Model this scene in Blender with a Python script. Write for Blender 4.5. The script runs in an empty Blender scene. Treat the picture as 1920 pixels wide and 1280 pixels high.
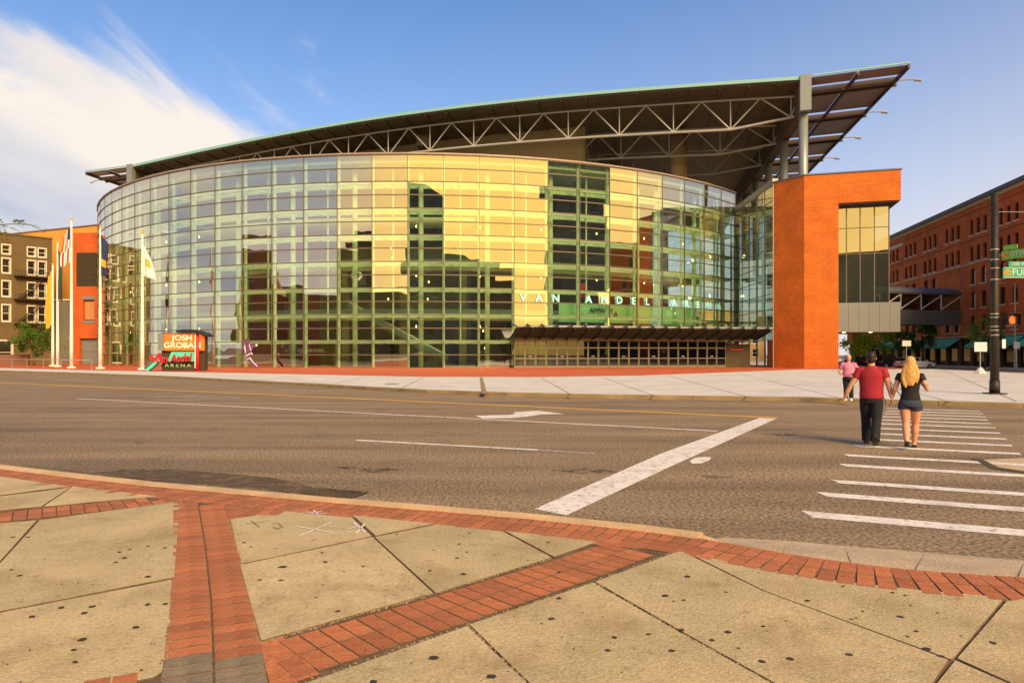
import bpy, bmesh, math, random
from mathutils import Vector, Matrix
random.seed(7)
R = math.radians
S = bpy.context.scene
C = S.collection
# ------------------------------------------------------------------ camera
CAMZ, FPX, HOR = 1.70, 1300.0, 665.0
cam = bpy.data.cameras.new('camera'); camo = bpy.data.objects.new('camera', cam); C.objects.link(camo)
camo.location = (0, 0, CAMZ); camo.rotation_euler = (R(90), 0, 0)
cam.sensor_width = 36; cam.lens = FPX / 1920 * 36; cam.shift_y = (HOR - 640) / 1920
cam.clip_start = 0.1; cam.clip_end = 6000
S.camera = camo
# ------------------------------------------------------------------ sky, sun, exposure
SUN_AZ, SUN_EL = 154.0, 33.0           # azimuth clockwise from +Y
W = bpy.data.worlds.new('World'); S.world = W; W.use_nodes = True
nt = W.node_tree; nt.nodes.clear()
def N(tree, t, **kw):
    n = tree.nodes.new(t)
    for k, v in kw.items(): setattr(n, k, v)
    return n
def world():
    L = nt.links.new
    out = N(nt, 'ShaderNodeOutputWorld'); bg = N(nt, 'ShaderNodeBackground')
    bg.inputs['Strength'].default_value = 0.11
    sky = N(nt, 'ShaderNodeTexSky', sky_type='NISHITA', sun_disc=False)
    sky.sun_elevation = R(SUN_EL); sky.sun_rotation = R(SUN_AZ)
    sky.air_density = 1.0; sky.dust_density = 0.5; sky.ozone_density = 5.0
    tc = N(nt, 'ShaderNodeTexCoord')
    nrm = N(nt, 'ShaderNodeVectorMath', operation='NORMALIZE'); L(tc.outputs['Generated'], nrm.inputs[0])
    sep = N(nt, 'ShaderNodeSeparateXYZ'); L(nrm.outputs[0], sep.inputs[0])
    def math_(op, a, b=None, c=None, clamp=False):
        m = N(nt, 'ShaderNodeMath', operation=op, use_clamp=clamp)
        for i, v in enumerate((a, b, c)):
            if v is None: continue
            if isinstance(v, (int, float)): m.inputs[i].default_value = v
            else: L(v, m.inputs[i])
        return m.outputs[0]
    hs = N(nt, 'ShaderNodeHueSaturation'); L(sky.outputs[0], hs.inputs['Color']); hs.inputs['Saturation'].default_value = 1.25; hs.inputs['Value'].default_value = .80
    # haze toward the horizon: pale air
    el = math_('MAXIMUM', sep.outputs['Z'], 0.0)
    hz = math_('POWER', math_('SUBTRACT', 1.0, el), 3.3)
    hz = math_('MULTIPLY', hz, 1.05)
    mixh = N(nt, 'ShaderNodeMix', data_type='RGBA'); L(hz, mixh.inputs['Factor'])
    hz0 = hz
    ds = N(nt, 'ShaderNodeVectorMath', operation='DOT_PRODUCT'); L(nrm.outputs[0], ds.inputs[0]); ds.inputs[1].default_value = (math.sin(R(SUN_AZ)), math.cos(R(SUN_AZ)), 0)
    gw = N(nt, 'ShaderNodeMapRange', interpolation_type='SMOOTHSTEP'); L(ds.outputs['Value'], gw.inputs[0]); gw.inputs[1].default_value = .45; gw.inputs[2].default_value = .92
    hc = N(nt, 'ShaderNodeMix', data_type='RGBA'); L(gw.outputs[0], hc.inputs['Factor']); hc.inputs['A'].default_value = (3.75, 3.45, 3.5, 1); hc.inputs['B'].default_value = (11.0, 7.0, 1.9, 1)
    L(hs.outputs[0], mixh.inputs['A']); L(hc.outputs['Result'], mixh.inputs['B'])
    dw = N(nt, 'ShaderNodeVectorMath', operation='DOT_PRODUCT'); L(nrm.outputs[0], dw.inputs[0]); dw.inputs[1].default_value = (math.sin(R(SUN_AZ)), math.cos(R(SUN_AZ)), 0)
    gb = N(nt, 'ShaderNodeMapRange', interpolation_type='SMOOTHSTEP'); L(dw.outputs['Value'], gb.inputs[0]); gb.inputs[1].default_value = -1.0; gb.inputs[2].default_value = -.1; gb.inputs[3].default_value = .85; gb.inputs[4].default_value = 1.7
    hz = math_('MULTIPLY', hz, gb.outputs[0])
    L(math_('MULTIPLY', hz, math_('ADD', 1.0, math_('MULTIPLY', gw.outputs[0], .8)), None, True), mixh.inputs['Factor'])
    # a bank of cirrus: one side of a great circle, wispy along it
    dn = N(nt, 'ShaderNodeVectorMath', operation='DOT_PRODUCT'); L(nrm.outputs[0], dn.inputs[0]); dn.inputs[1].default_value = (-.332, .180, -.927)
    inv = math_('DIVIDE', 1.0, math_('ADD', math_('ABSOLUTE', sep.outputs['Z']), 0.22))
    pl = N(nt, 'ShaderNodeVectorMath', operation='SCALE'); L(nrm.outputs[0], pl.inputs[0]); L(inv, pl.inputs['Scale'])
    mp = N(nt, 'ShaderNodeMapping'); L(pl.outputs[0], mp.inputs[0])
    mp.inputs['Rotation'].default_value = (0, 0, R(-28)); mp.inputs['Scale'].default_value = (2.1, 1.0, 1.0)
    nz = N(nt, 'ShaderNodeTexNoise'); L(mp.outputs[0], nz.inputs['Vector'])
    nz.inputs['Scale'].default_value = 1.1; nz.inputs['Detail'].default_value = 9; nz.inputs['Roughness'].default_value = .6; nz.inputs['Distortion'].default_value = .5
    nz2 = N(nt, 'ShaderNodeTexNoise'); L(mp.outputs[0], nz2.inputs['Vector'])
    nz2.inputs['Scale'].default_value = .5; nz2.inputs['Detail'].default_value = 4
    s = math_('ADD', dn.outputs['Value'], math_('MULTIPLY', math_('SUBTRACT', nz.outputs[0], .5), .46))
    s = math_('ADD', s, math_('MULTIPLY', math_('SUBTRACT', nz2.outputs[0], .5), .16))
    cov = N(nt, 'ShaderNodeMapRange', interpolation_type='SMOOTHSTEP'); L(s, cov.inputs[0])
    cov.inputs[1].default_value = -.025; cov.inputs[2].default_value = .085
    cv = math_('MULTIPLY', cov.outputs[0], .93)
    # cloud brightness: warm where thin low, greyer in the folds
    cr = N(nt, 'ShaderNodeValToRGB'); L(nz2.outputs[0], cr.inputs[0])
    cr.color_ramp.elements[0].position = .36; cr.color_ramp.elements[0].color = (.50, .54, .68, 1)
    cr.color_ramp.elements[1].position = .58; cr.color_ramp.elements[1].color = (1.0, .90, .78, 1)
    cs = N(nt, 'ShaderNodeVectorMath', operation='SCALE'); L(cr.outputs[0], cs.inputs[0]); cs.inputs['Scale'].default_value = 4.6
    mixc = N(nt, 'ShaderNodeMix', data_type='RGBA'); L(cv, mixc.inputs['Factor'])
    L(mixh.outputs['Result'], mixc.inputs['A']); L(cs.outputs[0], mixc.inputs['B'])
    L(mixc.outputs['Result'], bg.inputs['Color']); L(bg.outputs[0], out.inputs['Surface'])
world()
sl = bpy.data.lights.new('sun', 'SUN'); sl.energy = 3.0; sl.angle = R(26); sl.color = (1, .72, .38)
so = bpy.data.objects.new('sun', sl); C.objects.link(so)
sd = Vector((math.sin(R(SUN_AZ)) * math.cos(R(SUN_EL)), math.cos(R(SUN_AZ)) * math.cos(R(SUN_EL)), math.sin(R(SUN_EL))))
so.rotation_euler = sd.to_track_quat('Z', 'Y').to_euler(); so.location = sd * 300
S.view_settings.view_transform = 'Standard'; S.view_settings.look = 'None'
S.view_settings.exposure = 1.02; S.view_settings.gamma = 1
S.render.resolution_x = 1024; S.render.resolution_y = 682

# ------------------------------------------------------------------ helpers
def G(x, y, z=0.0):
    """photo pixel -> point of the horizontal plane at height z"""
    d = (CAMZ - z) * FPX / (y - HOR)
    return Vector(((x - 960) / FPX * d, d, z))
def P(x, y, d):
    """photo pixel at depth d -> point"""
    return Vector(((x - 960) / FPX * d, d, CAMZ + (HOR - y) / FPX * d))
MATS = {}
def mat(name, col, rough=.7, metal=0.0, var=.12, scale=4.0, bump=0.0, bscale=30.0, spec=.4, rnd=0.0, emit=None, detail=5, stretch=None, speck=None, wear=None):
    m = bpy.data.materials.new(name); m.use_nodes = True; t = m.node_tree; L = t.links.new
    b = t.nodes['Principled BSDF']; MATS[name] = m
    b.inputs['Roughness'].default_value = rough; b.inputs['Metallic'].default_value = metal
    b.inputs['Specular IOR Level'].default_value = spec
    tc = N(t, 'ShaderNodeTexCoord'); vec = tc.outputs['Object']
    if stretch:
        mp = N(t, 'ShaderNodeMapping'); L(vec, mp.inputs[0]); mp.inputs['Scale'].default_value = stretch[0]; mp.inputs['Rotation'].default_value = (0, 0, stretch[1]); vec = mp.outputs[0]
    nz = N(t, 'ShaderNodeTexNoise'); L(vec, nz.inputs['Vector']); nz.inputs['Scale'].default_value = scale; nz.inputs['Detail'].default_value = detail
    mr = N(t, 'ShaderNodeMapRange'); L(nz.outputs[0], mr.inputs[0]); mr.inputs[1].default_value = .3; mr.inputs[2].default_value = .7
    mr.inputs[3].default_value = 1 - var; mr.inputs[4].default_value = 1 + var
    val = mr.outputs[0]
    if rnd:
        oi = N(t, 'ShaderNodeObjectInfo'); r2 = N(t, 'ShaderNodeMapRange'); L(oi.outputs['Random'], r2.inputs[0])
        r2.inputs[3].default_value = 1 - rnd; r2.inputs[4].default_value = 1 + rnd
        mu = N(t, 'ShaderNodeMath', operation='MULTIPLY'); L(val, mu.inputs[0]); L(r2.outputs[0], mu.inputs[1]); val = mu.outputs[0]
    if speck:
        sn = N(t, 'ShaderNodeTexNoise'); L(tc.outputs['Object'], sn.inputs['Vector']); sn.inputs['Scale'].default_value = speck[0]; sn.inputs['Detail'].default_value = 2
        s2 = N(t, 'ShaderNodeMapRange'); L(sn.outputs[0], s2.inputs[0]); s2.inputs[1].default_value = .35; s2.inputs[2].default_value = .65
        s2.inputs[3].default_value = 1 - speck[1]; s2.inputs[4].default_value = 1 + speck[1]
        mu = N(t, 'ShaderNodeMath', operation='MULTIPLY'); L(val, mu.inputs[0]); L(s2.outputs[0], mu.inputs[1]); val = mu.outputs[0]
    sc = N(t, 'ShaderNodeVectorMath', operation='SCALE'); sc.inputs[0].default_value = col[:3]; L(val, sc.inputs['Scale'])
    colout = sc.outputs[0]
    for wsc, w0, w1, wcol, amt in (wear or []):
        wn = N(t, 'ShaderNodeTexNoise'); L(tc.outputs['Object'], wn.inputs['Vector']); wn.inputs['Scale'].default_value = wsc; wn.inputs['Detail'].default_value = 7; wn.inputs['Roughness'].default_value = .65
        wm = N(t, 'ShaderNodeMapRange'); L(wn.outputs[0], wm.inputs[0]); wm.inputs[1].default_value = w0; wm.inputs[2].default_value = w1; wm.inputs[3].default_value = 0; wm.inputs[4].default_value = amt
        wx = N(t, 'ShaderNodeMix', data_type='RGBA'); L(wm.outputs[0], wx.inputs['Factor']); L(colout, wx.inputs['A']); wx.inputs['B'].default_value = (*wcol, 1); colout = wx.outputs['Result']
    L(colout, b.inputs['Base Color'])
    if bump:
        bn = N(t, 'ShaderNodeTexNoise'); L(tc.outputs['Object'], bn.inputs['Vector']); bn.inputs['Scale'].default_value = bscale; bn.inputs['Detail'].default_value = 4
        bp = N(t, 'ShaderNodeBump'); bp.inputs['Strength'].default_value = bump; bp.inputs['Distance'].default_value = .02
        L(bn.outputs[0], bp.inputs['Height']); L(bp.outputs[0], b.inputs['Normal'])
    if emit:
        b.inputs['Emission Color'].default_value = (*col[:3], 1); b.inputs['Emission Strength'].default_value = emit
    return m
def brick_mat(name, e, c1, c2, mortar, bw=.45, bh=.15, msize=.012, rough=.8, var=.15):
    m = bpy.data.materials.new(name); m.use_nodes = True; t = m.node_tree; L = t.links.new; MATS[name] = m
    b = t.nodes['Principled BSDF']; b.inputs['Roughness'].default_value = rough; b.inputs['Specular IOR Level'].default_value = .3
    g = N(t, 'ShaderNodeTexCoord')
    dp = N(t, 'ShaderNodeVectorMath', operation='DOT_PRODUCT'); L(g.outputs['Object'], dp.inputs[0]); dp.inputs[1].default_value = (e[0], e[1], 0)
    sp = N(t, 'ShaderNodeSeparateXYZ'); L(g.outputs['Object'], sp.inputs[0])
    cb = N(t, 'ShaderNodeCombineXYZ'); L(dp.outputs['Value'], cb.inputs[0]); L(sp.outputs['Z'], cb.inputs[1])
    br = N(t, 'ShaderNodeTexBrick'); L(cb.outputs[0], br.inputs['Vector'])
    br.inputs['Scale'].default_value = 1; br.inputs['Brick Width'].default_value = bw; br.inputs['Row Height'].default_value = bh
    br.inputs['Mortar Size'].default_value = msize; br.inputs['Color1'].default_value = (*c1, 1); br.inputs['Color2'].default_value = (*c2, 1); br.inputs['Mortar'].default_value = (*mortar, 1)
    nz = N(t, 'ShaderNodeTexNoise'); L(g.outputs['Object'], nz.inputs['Vector']); nz.inputs['Scale'].default_value = .5; nz.inputs['Detail'].default_value = 6
    mr = N(t, 'ShaderNodeMapRange'); L(nz.outputs[0], mr.inputs[0]); mr.inputs[1].default_value = .3; mr.inputs[2].default_value = .7; mr.inputs[3].default_value = 1 - var; mr.inputs[4].default_value = 1 + var
    sc = N(t, 'ShaderNodeVectorMath', operation='SCALE'); L(br.outputs['Color'], sc.inputs[0]); L(mr.outputs[0], sc.inputs['Scale'])
    L(sc.outputs[0], b.inputs['Base Color'])
    bp = N(t, 'ShaderNodeBump'); bp.inputs['Strength'].default_value = .35; bp.inputs['Distance'].default_value = .02; bp.invert = True
    L(br.outputs['Fac'], bp.inputs['Height']); L(bp.outputs[0], b.inputs['Normal'])
    return m
def glass_mat(name, tint, refl, base, wav=.0, wscale=.35, gcol=(1, .98, .94), rough=0.0):
    m = bpy.data.materials.new(name); m.use_nodes = True; t = m.node_tree; L = t.links.new; MATS[name] = m
    t.nodes.remove(t.nodes['Principled BSDF']); out = t.nodes['Material Output']
    tr = N(t, 'ShaderNodeBsdfTransparent'); tr.inputs[0].default_value = (*tint, 1)
    gl = N(t, 'ShaderNodeBsdfGlossy'); gl.inputs['Roughness'].default_value = rough; gl.inputs['Color'].default_value = (*gcol, 1)
    lw = N(t, 'ShaderNodeLayerWeight'); lw.inputs['Blend'].default_value = .5
    pw = N(t, 'ShaderNodeMath', operation='POWER'); L(lw.outputs['Facing'], pw.inputs[0]); pw.inputs[1].default_value = 3.0
    mr = N(t, 'ShaderNodeMapRange'); L(pw.outputs[0], mr.inputs[0]); mr.inputs[3].default_value = base; mr.inputs[4].default_value = refl
    if wav:
        tc = N(t, 'ShaderNodeTexCoord'); nz = N(t, 'ShaderNodeTexNoise'); L(tc.outputs['Object'], nz.inputs['Vector']); nz.inputs['Scale'].default_value = wscale; nz.inputs['Detail'].default_value = 1
        bp = N(t, 'ShaderNodeBump'); bp.inputs['Strength'].default_value = 1; bp.inputs['Distance'].default_value = wav; L(nz.outputs[0], bp.inputs['Height']); L(bp.outputs[0], gl.inputs['Normal'])
    mx = N(t, 'ShaderNodeMixShader'); L(mr.outputs[0], mx.inputs[0]); L(tr.outputs[0], mx.inputs[1]); L(gl.outputs[0], mx.inputs[2]); L(mx.outputs[0], out.inputs['Surface'])
    return m
class MB:
    """collects shapes, build() links them as one mesh object"""
    def __init__(s): s.v = []; s.f = []
    def add(s, vs, fs):
        o = len(s.v); s.v += [tuple(v) for v in vs]; s.f += [tuple(i + o for i in f) for f in fs]; return s
    def box(s, a, b):
        x0, y0, z0 = a; x1, y1, z1 = b
        return s.add([(x0,y0,z0),(x1,y0,z0),(x1,y1,z0),(x0,y1,z0),(x0,y0,z1),(x1,y0,z1),(x1,y1,z1),(x0,y1,z1)],
                     [(3,2,1,0),(4,5,6,7),(0,1,5,4),(1,2,6,5),(2,3,7,6),(3,0,4,7)])
    def obox(s, o, e, u0, u1, v0, v1, z0, z1):
        """box in the frame: u along e, v inward (left of e), z up"""
        e = Vector((e[0], e[1], 0)).normalized(); w = Vector((-e.y, e.x, 0)); o = Vector((o[0], o[1], 0))
        q = [o + e*u + w*v for u, v in ((u0,v0),(u1,v0),(u1,v1),(u0,v1))]
        return s.add([(p.x,p.y,z0) for p in q] + [(p.x,p.y,z1) for p in q], [(3,2,1,0),(4,5,6,7),(0,1,5,4),(1,2,6,5),(2,3,7,6),(3,0,4,7)])
    def prism(s, pts, z0, z1):
        n = len(pts); area = sum(pts[i][0]*pts[(i+1)%n][1] - pts[(i+1)%n][0]*pts[i][1] for i in range(n))
        if area < 0: pts = pts[::-1]
        return s.add([(p[0],p[1],z0) for p in pts] + [(p[0],p[1],z1) for p in pts],
                     [tuple(range(n-1,-1,-1)), tuple(range(n,2*n))] + [(i,(i+1)%n,n+(i+1)%n,n+i) for i in range(n)])
    def tube(s, pts, r, n=8, caps=True):
        pts = [Vector(p) for p in pts]; rr = r if isinstance(r, (list, tuple)) else [r]*len(pts)
        vs = []; fs = []; prev = None
        for i, p in enumerate(pts):
            t = (pts[min(i+1,len(pts)-1)] - pts[max(i-1,0)]).normalized()
            if prev is None:
                a = Vector((0,0,1)) if abs(t.z) < .9 else Vector((1,0,0)); x = t.cross(a).normalized()
            else: x = (prev - t*prev.dot(t)).normalized()
            prev = x; y = t.cross(x)
            for k in range(n):
                an = 2*math.pi*k/n; vs.append(p + (x*math.cos(an) + y*math.sin(an))*rr[i])
        for i in range(len(pts)-1):
            for k in range(n): fs.append((i*n+k, i*n+(k+1)%n, (i+1)*n+(k+1)%n, (i+1)*n+k))
        if caps: fs += [tuple(range(n-1,-1,-1)), tuple((len(pts)-1)*n+k for k in range(n))]
        return s.add(vs, fs)
    def bar(s, a, b, w, h=None):
        """square bar from a to b"""
        a = Vector(a); b = Vector(b); h = h or w; t = (b-a).normalized(); up = Vector((0,0,1)) if abs(t.z) < .95 else Vector((1,0,0))
        x = t.cross(up).normalized()*w/2; y = x.cross(t).normalized()*h/2
        return s.add([a-x-y,a+x-y,a+x+y,a-x+y,b-x-y,b+x-y,b+x+y,b-x+y], [(3,2,1,0),(4,5,6,7),(0,1,5,4),(1,2,6,5),(2,3,7,6),(3,0,4,7)])
    def loft(s, rings):
        """rings: equal-length lists of points"""
        n = len(rings[0]); vs = [p for r in rings for p in r]; fs = []
        for i in range(len(rings)-1):
            for k in range(n): fs.append((i*n+k, i*n+(k+1)%n, (i+1)*n+(k+1)%n, (i+1)*n+k))
        fs += [tuple(range(n-1,-1,-1)), tuple((len(rings)-1)*n+k for k in range(n))]
        return s.add(vs, fs)
    def mesh(s, name, m=None, smooth=False):
        me = bpy.data.meshes.new(name); me.from_pydata(s.v, [], s.f); me.update()
        if m: me.materials.append(MATS[m] if isinstance(m, str) else m)
        if smooth:
            for p in me.polygons: p.use_smooth = True
        return me
    def build(s, name, m, parent=None, smooth=False, **kw):
        return link(name, s.mesh(name, m, smooth), parent, **kw)
ORG = {}
def link(name, me, parent=None, **kw):
    o = bpy.data.objects.new(name, me); C.objects.link(o)
    if parent:
        o.parent = parent
        if parent.name in ORG: o.location = -ORG[parent.name]
    for k, v in kw.items(): o[k] = v
    return o
def place(name, me, parent, loc, rz=0, rot=None, scale=None, **kw):
    """shared-mesh part with its own transform (parent is an Empty or a part in world coordinates)"""
    o = link(name, me, parent, **kw)
    o.location = o.location + Vector(loc)
    o.rotation_euler = rot if rot else (0, 0, rz)
    if scale: o.scale = scale
    return o
def thing(name, label, cat, loc=(0,0,0), group=None):
    o = bpy.data.objects.new(name, None); C.objects.link(o); o.location = loc; o.empty_display_size = .3
    o['label'] = label; o['category'] = cat
    if group: o['group'] = group
    ORG[o.name] = Vector(loc)
    return o
def tag(o, label, cat, group=None):
    o['label'] = label; o['category'] = cat
    if group: o['group'] = group
    return o
def struct(o): o['kind'] = 'structure'; return o
def flat(pts, z):
    """sheet from ground points"""
    mb = MB(); pts = [Vector(p) for p in pts]
    a = sum(pts[i].x*pts[(i+1)%len(pts)].y - pts[(i+1)%len(pts)].x*pts[i].y for i in range(len(pts)))
    if a < 0: pts = pts[::-1]
    return mb.add([(p.x,p.y,z) for p in pts], [tuple(range(len(pts)))])
_tc = {}
def text_mesh(txt, size, ext, m, shear=0, sx=1.0, align='CENTER'):
    k = (txt, size, ext, m, shear, sx)
    if k in _tc: return _tc[k]
    cu = bpy.data.curves.new('t', 'FONT'); cu.body = txt; cu.size = size; cu.extrude = ext; cu.align_x = align; cu.align_y = 'CENTER'; cu.shear = shear; cu.resolution_u = 3
    o = bpy.data.objects.new('t', cu); C.objects.link(o); bpy.context.view_layer.update()
    me = bpy.data.meshes.new_from_object(o.evaluated_get(bpy.context.evaluated_depsgraph_get()))
    bpy.data.objects.remove(o)
    for v in me.vertices: v.co.x *= sx
    me.materials.clear(); me.materials.append(MATS[m]); _tc[k] = me
    return me
def facing(e):
    """rotation for text standing upright and read from outside of a wall running along e"""
    return (R(90), 0, math.atan2(e[1], e[0]))

# ------------------------------------------------------------------ materials
mat('asphalt', (.225,.154,.080), .85, var=.32, scale=.5, bump=.45, bscale=26, speck=(24,.6), stretch=((.22,1.9,1),R(30)), wear=[(34,.56,.66,(.52,.40,.23),.75),(.9,.56,.72,(.11,.08,.045),.6),(.17,.5,.7,(.30,.22,.13),.45)])
mat('asphalt_dark', (.085,.062,.036), .9, var=.4, scale=3, bump=.6, bscale=40, speck=(60,.4))
mat('earth', (.16,.13,.09), .95, var=.3, scale=.1)
mat('concrete_slab', (.485,.375,.185), .85, var=.15, scale=1.3, bump=.35, bscale=60, speck=(55,.15), rnd=.09, detail=8, wear=[(1.4,.50,.72,(.27,.17,.065),.7),(5,.56,.72,(.60,.47,.28),.6),(11,.58,.70,(.24,.16,.075),.6),(38,.61,.68,(.15,.10,.05),.7)])
mat('concrete_pale', (.62,.58,.51), .85, var=.10, scale=.6, speck=(20,.06), wear=[(.35,.52,.72,(.40,.35,.28),.5),(2.5,.6,.72,(.38,.33,.26),.4)])
mat('concrete_apron', (.50,.37,.22), .88, var=.15, scale=2, speck=(60,.25), bump=.3)
mat('kerb_tan', (.62,.40,.19), .85, var=.16, scale=2.5, bump=.3, speck=(50,.15))
mat('kerb_ochre', (.27,.19,.09), .85, var=.2, scale=1.5)
mat('joint_dirt', (.14,.085,.042), .95, var=.4, scale=8)
mat('paver_red', (.43,.138,.048), .85, var=.18, scale=9, bump=.4, bscale=60, rnd=.2, speck=(50,.16), wear=[(5,.56,.75,(.20,.09,.045),.55),(30,.6,.7,(.50,.30,.17),.4)])
mat('paver_grey', (.23,.175,.105), .9, var=.2, scale=9, bump=.35, bscale=70, rnd=.1, speck=(60,.2))
mat('plaza_brick', (.52,.10,.028), .8, var=.15, scale=.8, speck=(6,.1))
mat('paint_white', (.76,.70,.61), .7, var=.10, scale=3, speck=(40,.08), wear=[(9,.55,.63,(.26,.19,.11),.8),(2.2,.52,.68,(.45,.36,.25),.55)])
mat('paint_worn', (.42,.36,.29), .8, var=.3, scale=5, speck=(30,.35))
mat('paint_yellow', (.80,.40,.04), .7, var=.12, scale=2, wear=[(5,.6,.68,(.25,.18,.1),.7)])
mat('chalk', (.78,.74,.68), .8, var=.15, scale=20)
mat('gum', (.045,.033,.02), .8, var=.3, scale=30)
mat('mullion', (.16,.13,.075), .5, .3, var=.08)
mat('coping', (.33,.25,.20), .5, .2, var=.05)
mat('steel_pale', (.86,.90,.68), .45, 0, var=.05)
mat('steel_grey', (.26,.29,.27), .45, .35, var=.07)
mat('truss_steel', (.42,.40,.34), .5, .2, var=.06)
mat('teal_edge', (.28,.52,.46), .5, .2, var=.06)
mat('soffit', (.085,.058,.022), .7, .1, var=.1, scale=.5)
mat('shade_panel', (.30,.25,.235), .6, .3, var=.05)
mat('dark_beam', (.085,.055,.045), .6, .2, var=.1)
mat('siding', (.40,.30,.14), .6, .1, var=.06, scale=.3)
mat('roof_grey', (.30,.31,.30), .8, var=.1)
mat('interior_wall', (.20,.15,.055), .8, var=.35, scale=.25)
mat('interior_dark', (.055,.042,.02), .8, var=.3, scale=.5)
mat('interior_red', (.26,.055,.022), .8, var=.2, scale=.5)
mat('interior_floor', (.30,.24,.13), .6, var=.1)
mat('sign_green', (.42,.72,.42), .6, var=.04)
mat('letter_teal', (.40,.88,.70), .4, var=.02, emit=.22)  # slight glow added so the letters look brighter
mat('black', (.02,.018,.016), .5, var=.1)
mat('white', (.80,.78,.72), .5, var=.04)
mat('metal_panel', (.245,.25,.225), .45, .3, var=.06, scale=.4)
mat('door_frame', (.22,.19,.12), .45, .4, var=.08)
mat('pole_white', (.80,.76,.68), .45, var=.05)
mat('brown_wall', (.135,.090,.036), .85, var=.12, scale=.4)
mat('ochre_wall', (.66,.31,.05), .8, var=.07, scale=.2)
mat('trim_white', (.70,.64,.52), .7, var=.06)
mat('win_dark', (.022,.014,.010), .12, var=.3, scale=.4, spec=.6)
mat('louver', (.055,.042,.02), .7, var=.1)
mat('board_tan', (.46,.21,.07), .8, var=.1)
mat('cornice_cream', (.60,.47,.27), .7, var=.06)
mat('awning_green', (.14,.62,.38), .7, var=.08)
mat('slate', (.13,.14,.16), .6, var=.1)
mat('bridge_grey', (.16,.165,.145), .55, .2, var=.06)
mat('bark', (.11,.075,.045), .9, var=.3, scale=6, bump=.6, bscale=20)
mat('pole_dark', (.035,.026,.017), .55, .3, var=.3, scale=3)
mat('strap', (.55,.52,.45), .35, .7, var=.05)
mat('sign_road_green', (.02,.32,.17), .5, var=.04)
mat('sign_lime', (.20,.50,.05), .5, var=.05)
mat('sign_orange', (.85,.25,.02), .5, var=.03)
mat('sign_white', (.62,.62,.62), .5, var=.03)
mat('sign_red', (.55,.02,.03), .5, var=.05)
mat('led_orange', (.95,.12,.015), .5, var=.04, emit=.45)
mat('led_text', (1,.72,.42), .5, var=.0, emit=.5)
mat('signal_lit', (1,.06,.006), .5, var=0, emit=1.3)
mat('teal_paint', (.10,.62,.47), .5, var=.05)
mat('purple_paint', (.13,.055,.15), .5, var=.08)
mat('skin', (.62,.30,.165), .55, var=.05, scale=8)
mat('hair_dark', (.028,.012,.006), .6, var=.3, scale=60)
mat('hair_blond', (.62,.34,.085), .5, var=.5, scale=22, stretch=((5,5,.35),0), bump=.6, bscale=35)
mat('shirt_red', (.34,.018,.028), .85, var=.1, scale=12, bump=.3, bscale=25)
mat('shirt_black', (.014,.012,.012), .85, var=.2, scale=12, bump=.3, bscale=25)
mat('shirt_pink', (.72,.22,.34), .85, var=.08, scale=12)
mat('trouser_black', (.012,.012,.015), .85, var=.2, scale=12, bump=.4, bscale=20)
mat('denim', (.035,.045,.075), .85, var=.25, scale=25)
mat('shoe', (.02,.014,.012), .6, var=.2)
mat('car_black', (.012,.013,.015), .2, var=.02, spec=.7)
mat('car_white', (.72,.70,.66), .25, var=.02, spec=.6)
mat('car_silver', (.45,.46,.47), .25, .5, var=.02)
mat('car_glass', (.015,.018,.02), .06, var=.02, spec=.8)
mat('tyre', (.015,.015,.015), .8, var=.1)
mat('lamp_red', (.45,.02,.015), .3, var=.02)
mat('flag_white', (.78,.74,.68), .8, var=.06); mat('flag_red', (.55,.025,.03), .8, var=.06); mat('flag_navy', (.025,.03,.10), .8, var=.1)
mat('flag_gold', (.72,.36,.03), .8, var=.06); mat('flag_dark', (.05,.06,.045), .8, var=.1)
mat('far_wall', (.50,.36,.17), .8, var=.1, scale=.3); mat('far_brick', (.20,.10,.06), .85, var=.15, scale=.3); mat('far_grey', (.17,.16,.13), .85, var=.15, scale=.3)
mat('lamp_warm', (1,.62,.25), .5, var=0, emit=4)
def dirt_mat(name, col, sc, lo, hi):
    m = mat(name, col, .9, var=.3, scale=3, bump=.5, bscale=30, speck=(20,.4)); t = m.node_tree; L = t.links.new; b = t.nodes['Principled BSDF']
    tc = N(t, 'ShaderNodeTexCoord'); nz = N(t, 'ShaderNodeTexNoise'); L(tc.outputs['Object'], nz.inputs['Vector']); nz.inputs['Scale'].default_value = sc; nz.inputs['Detail'].default_value = 9; nz.inputs['Roughness'].default_value = .75
    mr = N(t, 'ShaderNodeMapRange'); L(nz.outputs[0], mr.inputs[0]); mr.inputs[1].default_value = lo; mr.inputs[2].default_value = hi; L(mr.outputs[0], b.inputs['Alpha'])
dirt_mat('gutter_dirt', (.10,.07,.036), 3.0, .38, .64)
dirt_mat('tar', (.07,.055,.035), 5.0, .46, .62)
glass_mat('atrium_glass', (.76,.95,.74), .95, .42, wav=.012, wscale=.33, gcol=(1,.97,.86))
glass_mat('link_glass', (.34,.50,.40), .85, .40, wav=.006, wscale=.3)
glass_mat('bay_glass', (.55,.68,.64), .92, .36, wav=.006, wscale=.3)
glass_mat('door_glass', (.30,.32,.26), .7, .08)
def leaf_mat(name, c):
    m = mat(name, c, .6, var=.45, scale=1.1, spec=.25); t = m.node_tree
    b = t.nodes['Principled BSDF']; tr = N(t, 'ShaderNodeBsdfTranslucent'); tr.inputs[0].default_value = (c[0]*1.5, c[1]*1.5, c[2]*.8, 1)
    mx = N(t, 'ShaderNodeMixShader'); mx.inputs[0].default_value = .35
    t.links.new(b.outputs[0], mx.inputs[1]); t.links.new(tr.outputs[0], mx.inputs[2]); t.links.new(mx.outputs[0], t.nodes['Material Output'].inputs['Surface'])
leaf_mat('leaf', (.18,.28,.035)); leaf_mat('leaf_dark', (.095,.18,.026)); leaf_mat('leaf_lime', (.36,.46,.04))
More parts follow.
